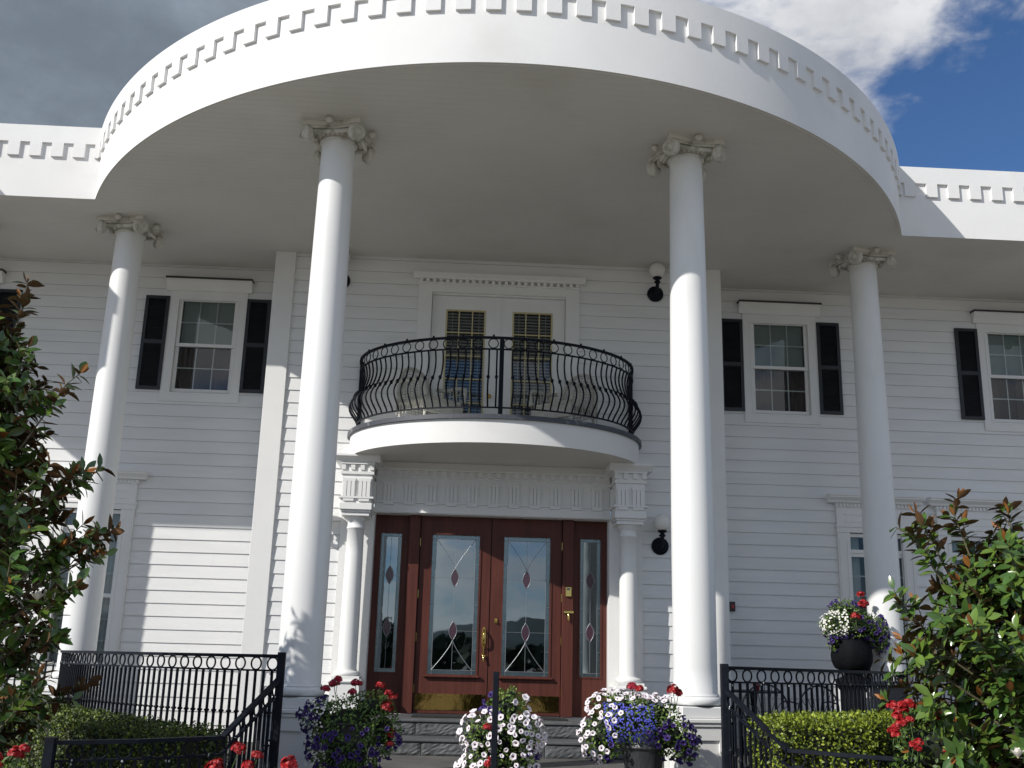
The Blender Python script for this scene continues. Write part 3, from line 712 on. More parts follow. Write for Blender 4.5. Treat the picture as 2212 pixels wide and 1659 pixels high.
# ---- the red entrance doors
def came(mb, pts, r=.0045): mb.tube(pts, r, 5)
def vesica(cx, cz, h, w, n=12):
    L = []
    for i in range(n + 1): u = i / n; L.append((cx - w / 2 * sin(pi * u), cz + h / 2 - h * u))
    for i in range(1, n): u = i / n; L.append((cx + w / 2 * sin(pi * u), cz - h / 2 + h * u))
    return L
def leaded(parent, x0, x1, z0, z1, y, full):
    """Leaded pane: clear middle, textured border, lead lines and violet lozenges."""
    bw = .052 if full else .042; gl = MB(); gl.add([(x0 + bw, y, z0 + bw), (x1 - bw, y, z0 + bw), (x1 - bw, y, z1 - bw), (x0 + bw, y, z1 - bw)], [(0, 1, 2, 3)])
    for a, b, c, d in ((x0, x0 + bw, z0, z1), (x1 - bw, x1, z0, z1), (x0 + bw, x1 - bw, z0, z0 + bw), (x0 + bw, x1 - bw, z1 - bw, z1)):
        gl.add([(a, y, c), (b, y, c), (b, y, d), (a, y, d)], [(0, 1, 2, 3)], 1)
    gl.build('pane', ['doorglass', 'texglass'], parent)
    cm = MB(); yy = y - .004; cx = (x0 + x1) / 2
    for x in (x0 + bw, x1 - bw): came(cm, [(x, yy, z0), (x, yy, z1)], .003)
    for z in (z0 + bw, z1 - bw): came(cm, [(x0, yy, z), (x1, yy, z)], .003)
    zu, zd = z1 - .54, z0 + .53
    if not full: zu, zd = z1 - .53, z0 + .54
    for zz in (zu, zd): came(cm, [(x0, yy, zz), (cx - .04, yy, zz)], .0025); came(cm, [(cx + .04, yy, zz), (x1, yy, zz)], .0025)
    for z in (z1 - .36, z1 - .88, z0 + .3): came(cm, [(x0, yy, z), (x0 + bw, yy, z)], .0025); came(cm, [(x1 - bw, yy, z), (x1, yy, z)], .0025)
    came(cm, [(cx, yy, z1 - bw), (cx, yy, zu + .115)], .0025); came(cm, [(cx, yy, zu - .115), (cx, yy, zd + .115)], .0025); came(cm, [(cx, yy, zd - .115), (cx, yy, z0 + bw)], .0025)
    for zz in (zu, zd):
        vs = vesica(cx, zz, .235, .10); came(cm, [(x, yy, z) for x, z in vs] + [(vs[0][0], yy, vs[0][1])], .0035)
    if full:
        for s in (-1, 1):
            ex = (x1 - bw if s > 0 else x0 + bw)
            came(cm, [(cx + (ex - cx) * (u ** 1.25), yy - .001, zd - .117 - (zd - .117 - z0 - bw) * u) for u in [i / 10 for i in range(11)]], .0045)
            came(cm, [(cx + (ex - cx) * u, yy - .001, zu + .117 + (z1 - bw - zu - .117) * u ** .85) for u in [i / 10 for i in range(11)]], .0035)
    cm.build('lead_came', 'lead', parent)
    for zz in (zu, zd):
        vi = MB(); vs = vesica(cx, zz, .23, .095); k = len(vs); vi.add([(x, y - .003, z) for x, z in vs], [tuple(range(k))]); vi.build('violet_lozenge', 'violet', parent)
def rect_panel(mb, x0, x1, z0, z1, gx0, gx1, gz0, gz1, y0, y1):
    mb.box(x0, gx0, y0, y1, z0, z1); mb.box(gx1, x1, y0, y1, z0, z1); mb.box(gx0, gx1, y0, y1, z0, gz0); mb.box(gx0, gx1, y0, y1, gz1, z1)
for s in (-1, 1):
    sd = MB(); x0, x1 = sorted((s * 1.50, s * 1.062)); g0, g1 = sorted((s * 1.418, s * 1.155))
    rect_panel(sd, x0, x1, .0, 2.44, g0, g1, .487, 2.21, .06, .11)
    frame(sd, g0 - .018, g1 + .018, .469, 2.228, .018, .05, .0605)
    sdo = sd.build('sidelight', 'door', house); leaded(sdo, g0, g1, .487, 2.21, .085, False)
    ml = MB(); x0, x1 = sorted((s * .918, s * 1.06)); ml.bbox(x0, x1, -.03, .12, 0, 2.44, .006); mlo = ml.build('door_post', 'door', house)
    if s > 0:
        lk = MB(); lk.bbox(.955, 1.037, -.062, -.031, 1.463, 1.59, .008); lk.box(.972, 1.014, -.0645, -.0615, 1.545, 1.573, 1); lk.build('key_box', ['brass', 'flash'], mlo)
        bx = MB(); bx.bbox(.936, 1.058, -.06, -.031, 1.255, 1.292, .006); bx.tube([(.995, -.052, 1.256), (.995, -.062, 1.22), (.995, -.06, 1.17)], [.010, .016, .011], 10); bx.build('door_knocker', 'brass', mlo)
    lf = MB(); x0, x1 = sorted((s * .006, s * .908)); g0, g1 = sorted((s * .165, s * .762))
    if s < 0: g0, g1 = -.757, -.150
    rect_panel(lf, x0, x1, .012, 2.432, g0, g1, .477, 2.204, .02, .065)
    frame(lf, g0 - .022, g1 + .022, .455, 2.226, .022, .008, .0205)
    lf.bbox(g0 - .045, g1 + .05, -.03, .0195, .440, .470, .008)
    lfo = lf.build('front_door', 'door', house); leaded(lfo, g0, g1, .477, 2.204, .045, True)
    kp = MB(); k0, k1 = sorted((s * .02, s * .893)); kp.box(k0, k1, .015, .0197, .05, .245)
    for i in range(8):
        for z in (.062, .233): kp.lathe([(.0, .006), (.006, .004), (.007, 0)], T=Matrix.Translation((k0 + .02 + (k1 - k0 - .04) * i / 7, .0145, z)) @ Matrix.Rotation(pi / 2, 4, 'X'), seg=8)
    kp.build('kick_plate', 'kick', lfo)
    hg = MB()
    for z in (.30, .92, 1.45, 2.1):
        hg.tube([(s * .913, .005, z - .05), (s * .913, .005, z + .05)], .009, 8)
    hg.build('hinge', 'kick', lfo)
    if s < 0:
        hd = MB()
        pl = [(.028 * cos(a) * (1 if abs(sin(a)) < .9 else .8), .135 * sin(a)) for a in [2 * pi * i / 24 for i in range(24)]]
        hd.prism([(x - .062, z + .93) for x, z in pl], 'y', .008, .0195)
        hd.tube([(-.062, .012, 1.03), (-.062, -.03, 1.02), (-.062, -.055, .97), (-.062, -.052, .88), (-.062, -.03, .83), (-.062, .012, .825)], [.012, .012, .013, .014, .012, .012], 10)
        hd.lathe([(.0, -.025), (.02, -.02), (.026, 0), (.02, .012), (.03, .02)], T=Matrix.Translation((-.062, .0, .71)) @ Matrix.Rotation(-pi / 2, 4, 'X'), seg=16)
        hd.tube([(-.062, -.012, .70), (-.062, -.03, .66), (-.062, -.02, .645)], .012, 8); hd.tube([(-.062, .0, .80), (-.062, .004, .73)], .009, 8)
        hd.build('door_handle', 'brass', lfo)
    else:
        pk = MB(); pk.bbox(.065, .105, .004, .0195, 1.11, 1.175, .005); pk.tube([(.085, .004, 1.135), (.085, -.02, 1.13)], .012, 8); pk.build('deadbolt', 'brass', lfo)
gp = MB()
for x in (-.912, 0, .912): gp.box(x - .0055, x + .0055, .03, .0655, .0, 2.44)
gp.build('door_gap', 'gasket', house)
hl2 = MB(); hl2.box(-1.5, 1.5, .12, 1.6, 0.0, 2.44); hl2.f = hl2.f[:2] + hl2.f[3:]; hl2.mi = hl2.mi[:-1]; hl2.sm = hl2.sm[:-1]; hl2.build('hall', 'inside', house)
for o_ in house.children:                               # the doors stand back in the opening
    if o_.name.split('.')[0] in ('sidelight', 'front_door', 'door_post', 'door_gap', 'hall'): o_.location.y = .095

# ------------------------------------------------------------------ wall lamps and alarm box
def lamp_meshes():
    bk = MB(); T = Matrix.Rotation(pi / 2, 4, 'X')
    bk.lathe([(.108, 0), (.112, .012), (.10, .03), (.07, .04), (.065, .055), (.03, .062), (0, .064)], seg=28, T=T)
    for i in range(16):
        a = 2 * pi * i / 16; bk.lathe([(0, -.012), (.012, 0), (0, .014)], T=T, c=(.102 * cos(a), .102 * sin(a), .022), seg=6)
    ar = MB(); ar.tube([(0, -.05, 0), (0, -.10, -.005), (0, -.15, .02), (0, -.17, .07), (0, -.17, .12)], [.03, .027, .026, .024, .026], 10)
    ar.lathe([(.024, .10), (.044, .112), (.044, .122), (.03, .132), (.028, .15), (.056, .165), (.062, .178), (.05, .186)], c=(0, -.17, 0), seg=18)
    gl = MB(); gl.lathe([(.11 * sin(pi * i / 16), -.11 * cos(pi * i / 16)) for i in range(17)], c=(0, -.17, .285), seg=28)
    return bk.mesh('backplate', 'iron'), ar.mesh('lamp_arm', 'iron'), gl.mesh('globe', 'globe')
LM = lamp_meshes()
for x, z, lab in ((2.13, 5.55, 'black wall lamp with white globe, high on the wall right of the balcony door'), (2.16, 2.13, 'black wall lamp with white globe, low on the wall right of the front door'),
                  (-2.13, 5.55, 'black wall lamp high on the wall left of the balcony, mostly behind a column'), (-2.16, 2.13, 'black wall lamp low on the wall left of the front door, behind a column')):
    t = thing('wall_lamp', lab, 'wall lamp', (x, -.012, z), 'globe lamps on the entrance wall')
    for me, nm in zip(LM, ('backplate', 'lamp_arm', 'globe')): inst(me, nm, t)
al = thing('alarm_box', 'small black box with a red lens on the siding right of the tall right column', 'alarm box', (3.235, WY - .012, 1.37))
q = MB(); q.bbox(3.20, 3.285, WY - .055, WY - .012, 1.365, 1.49, .008); q.build('casing', 'alarm', al, al.location)
q = MB(); q.bbox(3.225, 3.27, WY - .064, WY - .0552, 1.40, 1.455, .004); q.build('lens', 'alarmred', al, al.location)

# ------------------------------------------------------------------ steps
st = thing('front_steps', 'dark grey stone steps below the red front door', 'steps', (0, -.6, FLOOR))
for nm, y0, y1, z0, z1 in (('landing', -.78, -.002, -.18, 0), ('lower_step', -1.18, -.002, FLOOR, -.181)):
    q = MB(); q.bbox(-2.08, 2.08, y0 - .02, y1, z1 - .035, z1 - .001, .008); so_ = q.build(nm, 'stone', st, st.location)
    r = MB(); rr = random.Random(int(-y0 * 100)); x = -2.06 + (0 if nm == 'landing' else .0)
    cuts = [-2.06, -.835, .35, 1.3, 2.06] if nm == 'landing' else [-2.06, -.75, .62, 1.05, 2.06]
    for a, b in zip(cuts, cuts[1:]):
        nx, nzz = max(8, int((b - a) / .035)), 7; vs = []
        for k in range(nzz + 1):
            for i in range(nx + 1):
                e = min(k, nzz - k, i, nx - i); dy = rr.uniform(-.006, .004) if e > 0 else .010
                vs.append((a + .004 + (b - a - .008) * i / nx, y0 + dy, z0 + .003 + (z1 - .036 - z0 - .003) * k / nzz))
        r.add(vs, [(k * (nx + 1) + i, k * (nx + 1) + i + 1, (k + 1) * (nx + 1) + i + 1, (k + 1) * (nx + 1) + i) for k in range(nzz) for i in range(nx)])
    r.box(-2.07, 2.07, y0 + .02, y1, z0, z1 - .036)
    r.build('riser', 'stone', so_, st.location)
dm = MB(); dm.bbox(-.9, .95, -.52, -.06, .0005, .014, .004); dm.bbox(-.84, .89, -.46, -.12, .0142, .018, .001)
tag(dm.build('door_mat', 'mat'), 'thin black mat lying before the red front door', 'door mat')
ps = thing('porch_stairs', 'concrete stairs leading from the drive up to the porch between the iron railings', 'stairs', (0, -5.5, DRIVE))
for i in range(3):
    q = MB(); y0 = -5.45 - .33 * i; q.bbox(-1.74 - .06 * i, 1.74 + .06 * i, y0, -4.9, DRIVE, FLOOR - .1225 * (i + 1) + .1225 * 0, .01); q.build('step', 'floor', ps, ps.location)
q = MB(); q.bbox(-1.74, 1.74, -5.12, -4.7, DRIVE, FLOOR - .002, .01); q.build('step', 'floor', ps, ps.location)

# ------------------------------------------------------------------ iron railings
ring_r = ring_me(.049, .0075)
def baluster_me(h, k):
    b = MB(); b.box(-.0085, .0085, -.0085, .0085, 0, h)
    b.lathe([(.007, -.03), (.014, -.022), (.010, -.014), (.022, -.004), (.022, .004), (.010, .014), (.014, .022), (.007, .03)], c=(0, 0, k), seg=8); return b.mesh('baluster', 'iron')
bal_h = baluster_me(.90, .585)
bulb_me = MB(); bulb_me.lathe([(.0, -.014), (.008, -.008), (.011, 0), (.008, .008), (.004, .014), (0, .016)], seg=8); bulb_me = bulb_me.mesh('fairy_bulb', 'bulb')
def rail_run(T, pts, zt, post=(), step=.081, ringstep=2, bulbs=True, seed=1, hh=0.90):
    """One run of railing: top rail, rail below the rings, bottom rail, balusters and rings. zt: height of the top rail along the run (0..1)."""
    o = T.location; rng = random.Random(seed)
    L = resample(pts, step); n = len(L) - 1
    def z(i): return zt(i / n)
    q = MB(); q.bar([p + Vector((0, 0, z(i) - .013)) for i, (p, t) in enumerate(L)], .045, .026); top = q.build('top_rail', 'iron', T, o)
    for dz, nm in ((.126, 'ring_rail'), (.126 + hh - .012, 'bottom_rail')):
        q = MB(); q.bar([p + Vector((0, 0, z(i) - dz)) for i, (p, t) in enumerate(L)], .026, .014); q.build(nm, 'iron', T, o)
    for i, (p, t) in enumerate(L):
        a = atan2(t.y, t.x); 
        if 0 < i < n: inst(bal_h, 'baluster', T, (p.x - o[0], p.y - o[1], z(i) - .133 - .90 - o[2]), a)
        if i % ringstep == ringstep // 2 and 0 < i < n: inst(ring_r, 'ring', T, (p.x - o[0], p.y - o[1], z(i) - .0725 - o[2]), a)
    if bulbs:
        w = MB()
        for i, (p, t) in enumerate(L):
            if i % 4 == 1:
                for k in range(2):
                    w.lathe([(.0, -.009), (.005, -.005), (.0065, 0), (.004, .005), (0, .010)], c=(p.x + rng.uniform(-.012, .012), p.y - .02, z(i) - .126 + rng.uniform(-.03, .01)), seg=7)
        wire = [p + Vector((0, -.018, z(i) - .128 + rng.uniform(-.006, .006))) for i, (p, t) in enumerate(L)]
        w.tube(wire, .0018, 4, 1)
        w.build('fairy_lights', ['bulb', 'iron'], T, o)
    return L
RAILA, RAILB = 5.25, 6.6
def rail_z(u): return .712 - .055 * u                # seen from the stair post back along the porch edge
for s in (-1, 1):
    side = 'left' if s < 0 else 'right'
    lab = 'black iron porch railing with rings curving round the left side and down the stairs' if s < 0 else 'black iron porch railing with rings curving round the right side, urn behind it'
    T = thing('porch_railing', lab, 'railing', (s * 1.79, -4.62, DRIVE), 'iron railings with ring friezes')
    px, py = s * 1.79, EYC - RAILB * sqrt(1 - (1.79 / RAILA) ** 2)
    ths = atan2((EYC - py) / RAILB, px / RAILA); the = atan2((EYC + .62) / RAILB, s * sqrt(1 - ((EYC + .62) / RAILB) ** 2))
    pts = earc(RAILA, RAILB, ths, the, 90)
    rail_run(T, pts, rail_z, seed=3 + s)
    o = T.location
    pq = MB(); pq.bbox(px - .03, px + .03, py - .03, py + .03, DRIVE, .73, .004); pq.build('post', 'iron', T, o)
    e = pts[-1]; pq = MB(); pq.bbox(e.x - .03, e.x + .03, e.y - .03, e.y + .03, FLOOR, .68, .004); pq.build('post', 'iron', T, o)
    # sloping run down the stairs, then a level run that turns outward
    a = Vector((px, py, 0)); b = Vector((s * 2.02, -5.47, 0)); c = Vector((s * 2.48, -5.83, 0)); d = Vector((s * 2.98, -6.06, 0))
    rail_run(T, [a, b], lambda u: .545 - .385 * u, seed=7 + s, step=.075)
    rail_run(T, [b, b.lerp(c, .5), c, c.lerp(d, .5), d], lambda u: .158 - .004 * u, seed=9 + s, step=.075)
    pq = MB(); pq.bbox(d.x - .032, d.x + .032, d.y - .032, d.y + .032, DRIVE, .175, .004); pq.build('post', 'iron', T, o)
    lab = 'black iron railing along the left wing, half hidden behind the magnolia' if s < 0 else 'black iron railing along the right wing, behind the magnolia'
    W = thing('wing_railing', lab, 'railing', (e.x, e.y, FLOOR), 'iron railings with ring friezes')
    rail_run(W, [e + Vector((s * .02, -.0, 0)), Vector((s * 8.6, e.y - .05, 0))], lambda u: .655, seed=13 + s, step=.082)
pq = thing('handrail_post', 'single black iron post standing in the middle of the stairs before the door', 'post', (-.08, -4.9, DRIVE))
q = MB(); q.bbox(-.103, -.057, -4.923, -4.877, DRIVE, .628, .004); q.build('upright', 'iron', pq, pq.location)

# ------------------------------------------------------------------ foliage helpers
def leaf_frame(p, d, up, roll=0.0):
    d = d.normalized(); s = d.cross(up)
    if s.length < 1e-4: s = d.orthogonal()
    s.normalize(); n = s.cross(d); 
    if roll: s, n = s * cos(roll) + n * sin(roll), n * cos(roll) - s * sin(roll)
    return d, s, n
def mag_leaf(mb, p, d, s, n, L, W, top, under, fold=.22, curl=.10):
    """Elliptic leaf with a folded midrib; upper face and rusty lower face are separate sheets."""
    st = [(0, .0), (.14, .42), (.38, .96), (.62, .92), (.84, .50), (1.0, .0)]; mid = []; lf = []; rt = []
    for u, w in st:
        c = p + d * (L * u) + n * (-curl * L * u * u); mid.append(c)
        if w: lf.append(c - s * (W * .5 * w) + n * (fold * W * .5 * w)); rt.append(c + s * (W * .5 * w) + n * (fold * W * .5 * w))
    for off, m, flip in ((0.0, top, False), (-.0016, under, True)):
        vs = [q + n * off for q in mid] + [q + n * off for q in lf] + [q + n * off for q in rt]
        fs = [(0, 1, 6), (1, 2, 7, 6), (2, 3, 8, 7), (3, 4, 9, 8), (4, 5, 9), (0, 10, 1), (1, 10, 11, 2), (2, 11, 12, 3), (3, 12, 13, 4), (4, 13, 5)]
        if flip: fs = [tuple(reversed(f)) for f in fs]
        mb.add(vs, fs, m, True)
def rnd_dir(r):
    while True:
        v = Vector((r.uniform(-1, 1), r.uniform(-1, 1), r.uniform(-1, 1)))
        if .05 < v.length < 1: return v.normalized()
def magnolia(label, base, height, radius, seed, nbr, blossoms=(), low=.25, shoots=(), skew=(0, 0)):
    r = random.Random(seed); B = Vector(base)
    T = thing('magnolia_tree', label, 'tree', base, 'magnolias before the porch')
    tr = MB(); cr = MB()
    def trunk(u): return B + Vector((skew[0] * u + .05 * sin(u * 5), skew[1] * u + .04 * cos(u * 4) - .04, height * .96 * u))
    tr.tube([trunk(i / 12) for i in range(13)], [.055 * (1 - i / 13) + .008 for i in range(13)], 8)
    def whorl(tip, d, n, young, big=1.0):
        for k in range(n):
            a = k * 2.399 + r.uniform(-.3, .3); e = d.orthogonal().normalized(); f = d.cross(e)
            od = (e * cos(a) + f * sin(a)); back = r.uniform(0, .22) * (k / max(1, n - 1)) * 1.1
            ld = (od * r.uniform(.7, 1.1) + d * r.uniform(.25, .95) * (1 - .6 * k / n) + Vector((0, 0, r.uniform(-.35, .15)))).normalized()
            dd, s, nn = leaf_frame(tip, ld, d + Vector((0, 0, .4)), r.uniform(-.5, .5))
            L = r.uniform(.088, .142) * big; top = 0 if r.random() < .55 else 1
            mag_leaf(cr, tip - d * back, dd, s, nn, L, L * r.uniform(.40, .50), top, 2, r.uniform(.1, .45), r.uniform(-.05, .22))
        if young:
            for k in range(r.choice((1, 2, 2, 3))):
                ld = (d + rnd_dir(r) * .35).normalized(); dd, s, nn = leaf_frame(tip, ld, rnd_dir(r))
                L = r.uniform(.07, .11); mag_leaf(cr, tip, dd, s, nn, L, L * .34, 3, 3 if r.random() < .6 else 2, .6, .0)
    for i in range(nbr):
        u = low + (1 - low) * (i + r.random()) / nbr; p0 = trunk(min(1, u * .93)); a = i * 2.399 + r.uniform(-.4, .4)
        prof = sin(pi * min(1, (u * .86 + .16))) ** .75
        R = radius * prof * r.uniform(.62, 1.12)
        tip = p0 + Vector((cos(a) * R, sin(a) * R, R * r.uniform(.25, .7) + .08))
        if tip.z > B.z + height: tip.z = B.z + height - r.uniform(0, .1)
        midp = p0.lerp(tip, .5) + Vector((0, 0, -.05 * R))
        tr.tube([p0, midp, tip], [.016, .010, .004], 5, 1)
        for k in range(r.choice((6, 7, 8, 9))):
            w = r.uniform(.22, 1.0); q0 = p0.lerp(tip, w); dd = ((tip - p0).normalized() + rnd_dir(r) * .9 + Vector((0, 0, .3))).normalized(); q1 = q0 + dd * r.uniform(.08, .26)
            tr.tube([q0, q0.lerp(q1, .5) + Vector((0, 0, -.008)), q1], [.006, .005, .003], 4, 1)
            whorl(q1, dd, r.choice((6, 7, 8, 9)), r.random() < .16)
        whorl(tip, (tip - midp).normalized(), 9, r.random() < .6)
    for (sx, sy, sz, tx, ty, tz) in shoots:           # single long shoots that stick out of the outline
        a, b = Vector((sx, sy, sz)), Vector((tx, ty, tz)); d = (b - a).normalized()
        m_ = a.lerp(b, .55) + Vector((0, 0, -.06 * (b - a).length))
        tr.tube([a, m_, b], [.011, .008, .004], 5, 1)
        k = 0; L = (b - a).length; t = .35
        while t < 1:
            p = a.lerp(m_, t / .55) if t < .55 else m_.lerp(b, (t - .55) / .45); whorl(p, d, 3, False); t += .075 / max(.3, L)
        for k in range(3):
            e = (d + rnd_dir(r) * .8 + Vector((0, 0, .15))).normalized(); q1 = b.lerp(a, .12 * k) + e * r.uniform(.06, .14); tr.tube([b.lerp(a, .12 * k), q1], [.005, .003], 4, 1); whorl(q1, e, 7, r.random() < .5)
        whorl(b, d, 9, r.random() < .6)
    tr.build('trunk', ['bark', 'twig'], T, base); cr.build('crown', ['leaf', 'leaf2', 'rust', 'newleaf'], T, base)
    for bl in blossoms:
        q = MB(); c = Vector(bl)
        for k in range(9):
            a = k * 2.4; e = Vector((cos(a), sin(a), .55 if k < 5 else 1.5)).normalized(); dd, s, nn = leaf_frame(c, e, Vector((0, 0, 1)))
            mag_leaf(q, c, dd, s, nn, .062, .045, 0, 0, .5, -.3)
        q.lathe([(0, -.01), (.009, 0), (.01, .02), (0, .032)], c=c, seg=8, m=1)
        q.build('blossom', ['petal', 'cream'], T, base)
    return T

# a small leaf spray used all over hedges, shrubs and potted plants
def small_leaf(mb, p, d, n, L, W, m):
    s = d.cross(n)
    if s.length < 1e-4: return
    s = s.normalized() * W / 2
    mb.add([p, p + d * L * .45 - s + n * L * .06, p + d * L, p + d * L * .45 + s + n * L * .06], [(0, 1, 2, 3)], m)

# ------------------------------------------------------------------ hedges
def hedge(label, inner, outer, z0, ztop, seed, dens=2600, leaf=.029, mats=('box', 'box2', 'boxdark', 'boxcore')):
    """Clipped hedge between two curves: twiggy dark core wrapped in thousands of small leaves."""
    r = random.Random(seed); n = len(inner); c = MB(); g = .045
    ctr = [(inner[i] + outer[i]) / 2 for i in range(n)]
    def shrink(p, i): return ctr[i] + (p - ctr[i]) * (1 - 2 * g / max(.2, (p - ctr[i]).length * 2))
    vs = []
    for i in range(n):
        a, b = shrink(inner[i], i), shrink(outer[i], i); vs += [(a.x, a.y, z0), (b.x, b.y, z0), (b.x, b.y, ztop(i / (n - 1)) - g), (a.x, a.y, ztop(i / (n - 1)) - g)]
    fs = [(i * 4 + k, i * 4 + (k + 1) % 4, i * 4 + 4 + (k + 1) % 4, i * 4 + 4 + k) for i in range(n - 1) for k in range(4)] + [(3, 2, 1, 0), tuple((n - 1) * 4 + k for k in range(4))]
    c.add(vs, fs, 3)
    def leafat(p, nrm, k=1.0):
        d = (nrm * r.uniform(.1, .6) + rnd_dir(r) * .9 + Vector((0, 0, .25))).normalized(); nn = (nrm + rnd_dir(r) * .6).normalized()
        u = r.random(); m = 0 if u < .62 else (1 if u < .84 else 2)
        small_leaf(c, p, d, nn, leaf * r.uniform(.7, 1.25) * k, leaf * .62 * k, m)
    def bumpy(x, y, z): return .022 * sin(x * 9 + z * 7) * cos(y * 8 - z * 5) + .012 * sin(x * 23 + y * 17)
    for i in range(n - 1):
        zt = ztop(i / (n - 1)); L = (outer[i + 1] - outer[i]).length; W = (outer[i] - inner[i]).length; H = zt - z0
        for _ in range(int(dens * L * W * 1.25)):
            u, w = r.random(), r.random(); p = inner[i].lerp(inner[i + 1], u).lerp(outer[i].lerp(outer[i + 1], u), w)
            e = min(w, 1 - w) * W; dz = -.05 * max(0, 1 - e / .07) ** 2
            leafat(Vector((p.x, p.y, zt + dz + bumpy(p.x, p.y, zt) + r.uniform(-.035, .012))), Vector((0, 0, 1)))
            if r.random() < .05: 
                for k in range(3): leafat(Vector((p.x, p.y, zt + dz + .012 + .012 * k)), Vector((0, 0, 1)), .9)
        for A, sg in ((outer, 1), (inner, -1)):
            LL = (A[i + 1] - A[i]).length; t = (A[i + 1] - A[i]).normalized(); nr = ((A[i] - ctr[i])); nr.z = 0; nr.normalize()
            for _ in range(int(dens * LL * min(H, .8) * (1.25 if sg > 0 else .3))):
                u, w = r.random(), r.random() ** .8; p = A[i].lerp(A[i + 1], u)
                e = (1 - w) * min(H, .8); off = -.05 * max(0, 1 - e / .07) ** 2
                z = zt - e; leafat(Vector((p.x, p.y, z)) + nr * (off + bumpy(p.x, z, p.y) + r.uniform(-.035, .012)), nr)
    for i, j in ((0, 1), (n - 1, n - 2)):
        zt = ztop(i / (n - 1)); nr = (ctr[i] - ctr[j]).normalized(); H = zt - z0; W = (outer[i] - inner[i]).length
        for _ in range(int(dens * H * W * 1.2)):
            w, u = r.random(), r.random() ** .8; p = inner[i].lerp(outer[i], w)
            leafat(Vector((p.x, p.y, zt - (1 - u) * H)) + nr * (bumpy(p.x, u, p.y) + r.uniform(-.03, .012)), nr)
    t = thing('hedge', label, 'hedge', (ctr[n // 2].x, ctr[n // 2].y, DRIVE), 'clipped box hedges below the porch')
    c.build('foliage', mats, t, t.location)
def hedge_curves(s, x0, y1, a_in, b_in, width, n=40):
    t0 = atan2(1, 1)
    th_s = math.acos(x0 / a_in); th_e = math.asin((EYC - y1) / b_in)
    inn, out = [], []
    for i in range(n + 1):
        th = th_s + (th_e - th_s) * i / n
        inn.append(Vector((s * a_in * cos(th), EYC - b_in * sin(th), 0))); out.append(Vector((s * (a_in + width) * cos(th), EYC - (b_in + width) * sin(th), 0)))
    return inn, out
i_, o_ = hedge_curves(-1, 2.14, -1.3, 5.42, 6.78, .62)
hedge('rounded box hedge, coloured darker for magnolia shade, along the left porch railing', i_, o_, DRIVE, lambda u: .135 + .09 * u, 11, mats=('boxdark', 'box', 'boxdark', 'boxcore'))  # mostly dark leaf colour, painting in the shade of the magnolia
i_, o_ = hedge_curves(1, 1.98, -1.3, 5.42, 6.78, .50)
hedge('bright clipped box hedge along the right porch railing, below the urn', i_, o_, DRIVE, lambda u: .335 - .05 * u, 12)
def lerp_pts(P, n=12): return [q for q, t in resample([Vector((x, y, 0)) for x, y in P], sum((Vector(P[k + 1]) - Vector(P[k])).length for k in range(len(P) - 1)) / n)]
hedge('square sunlit box hedge block beside the right stair railing', lerp_pts([(1.93, -4.80), (2.62, -4.55)], 8), lerp_pts([(1.98, -5.38), (2.74, -5.22)], 8), DRIVE, lambda u: .325, 14)
hedge('low sunlit box hedge behind the lower right stair railing', lerp_pts([(2.15, -5.25), (2.75, -5.15), (4.6, -4.3)], 16), lerp_pts([(2.22, -5.68), (2.80, -5.82), (4.9, -5.1)], 16), DRIVE, lambda u: -.02, 13)

# ------------------------------------------------------------------ flowers
def petunia_me(name, R, mats, seed):
    r = random.Random(seed); q = MB(); n = 15; vs = []
    for k, (rr, z) in enumerate(((.16, -.022), (.34, .0), (.8, .007), (1.0, .004))):
        for i in range(n):
            a = 2 * pi * i / n; lob = 1 + (.07 * cos(5 * a) if k >= 2 else 0); vs.append((R * rr * lob * cos(a), R * rr * lob * sin(a), z + (.003 * cos(5 * a + 1) if k == 3 else 0) + r.uniform(-.001, .001)))
    for k in range(3):
        q.add(vs, [(k * n + i, k * n + (i + 1) % n, (k + 1) * n + (i + 1) % n, (k + 1) * n + i) for i in range(n)], 1 if k == 0 else 0, True)
    q.tube([(0, 0, -.02), (0, 0, -.05)], [.005, .003], 5, 2)
    return q.mesh(name, mats)
PW = [petunia_me('white_petunia', R, ['pwhite', 'pthroat', 'green'], i) for i, R in enumerate((.027, .031))]
PP = [petunia_me('purple_petunia', R, ['ppurple', 'ppurple2', 'green'], i + 5) for i, R in enumerate((.025, .030))]
def geranium_me(name, col, seed, R=.042):
    r = random.Random(seed); q = MB()
    for k in range(34):
        d = rnd_dir(r); d.z = abs(d.z) * .9 - .12; d.normalize(); c = d * R * r.uniform(.75, 1.05)
        dd = d; e = dd.orthogonal().normalized(); f = dd.cross(e)
        for j in range(5):
            a = j * 2 * pi / 5 + k; v = (e * cos(a) + f * sin(a)); small_leaf(q, c, (v + dd * .25).normalized(), dd, .021, .017, 0)
    q.lathe([(0, -.02), (R * .6, -.008), (R * .72, .012), (0, R * .8)], seg=8, m=0)
    q.tube([(0, 0, -.005), (.004, .003, -.06), (.0, .008, -.14)], [.004, .003, .003], 5, 1)
    return q.mesh(name, [col, 'gleaf'])
GR = [geranium_me('red_geranium_head', 'red', i, R) for i, R in enumerate((.036, .045, .052))]; RO = [geranium_me('red_rose', 'red', i + 20, R) for i, R in enumerate((.024, .029, .033))]; GP = [geranium_me('crimson_geranium_head', 'pinkred', i + 7, R) for i, R in enumerate((.036, .044))]
def orient(o, d, spin): o.rotation_euler = (Matrix.Rotation(0, 3, 'Z') @ d.to_track_quat('Z', 'Y').to_matrix() @ Matrix.Rotation(spin, 3, 'Z')).to_euler()
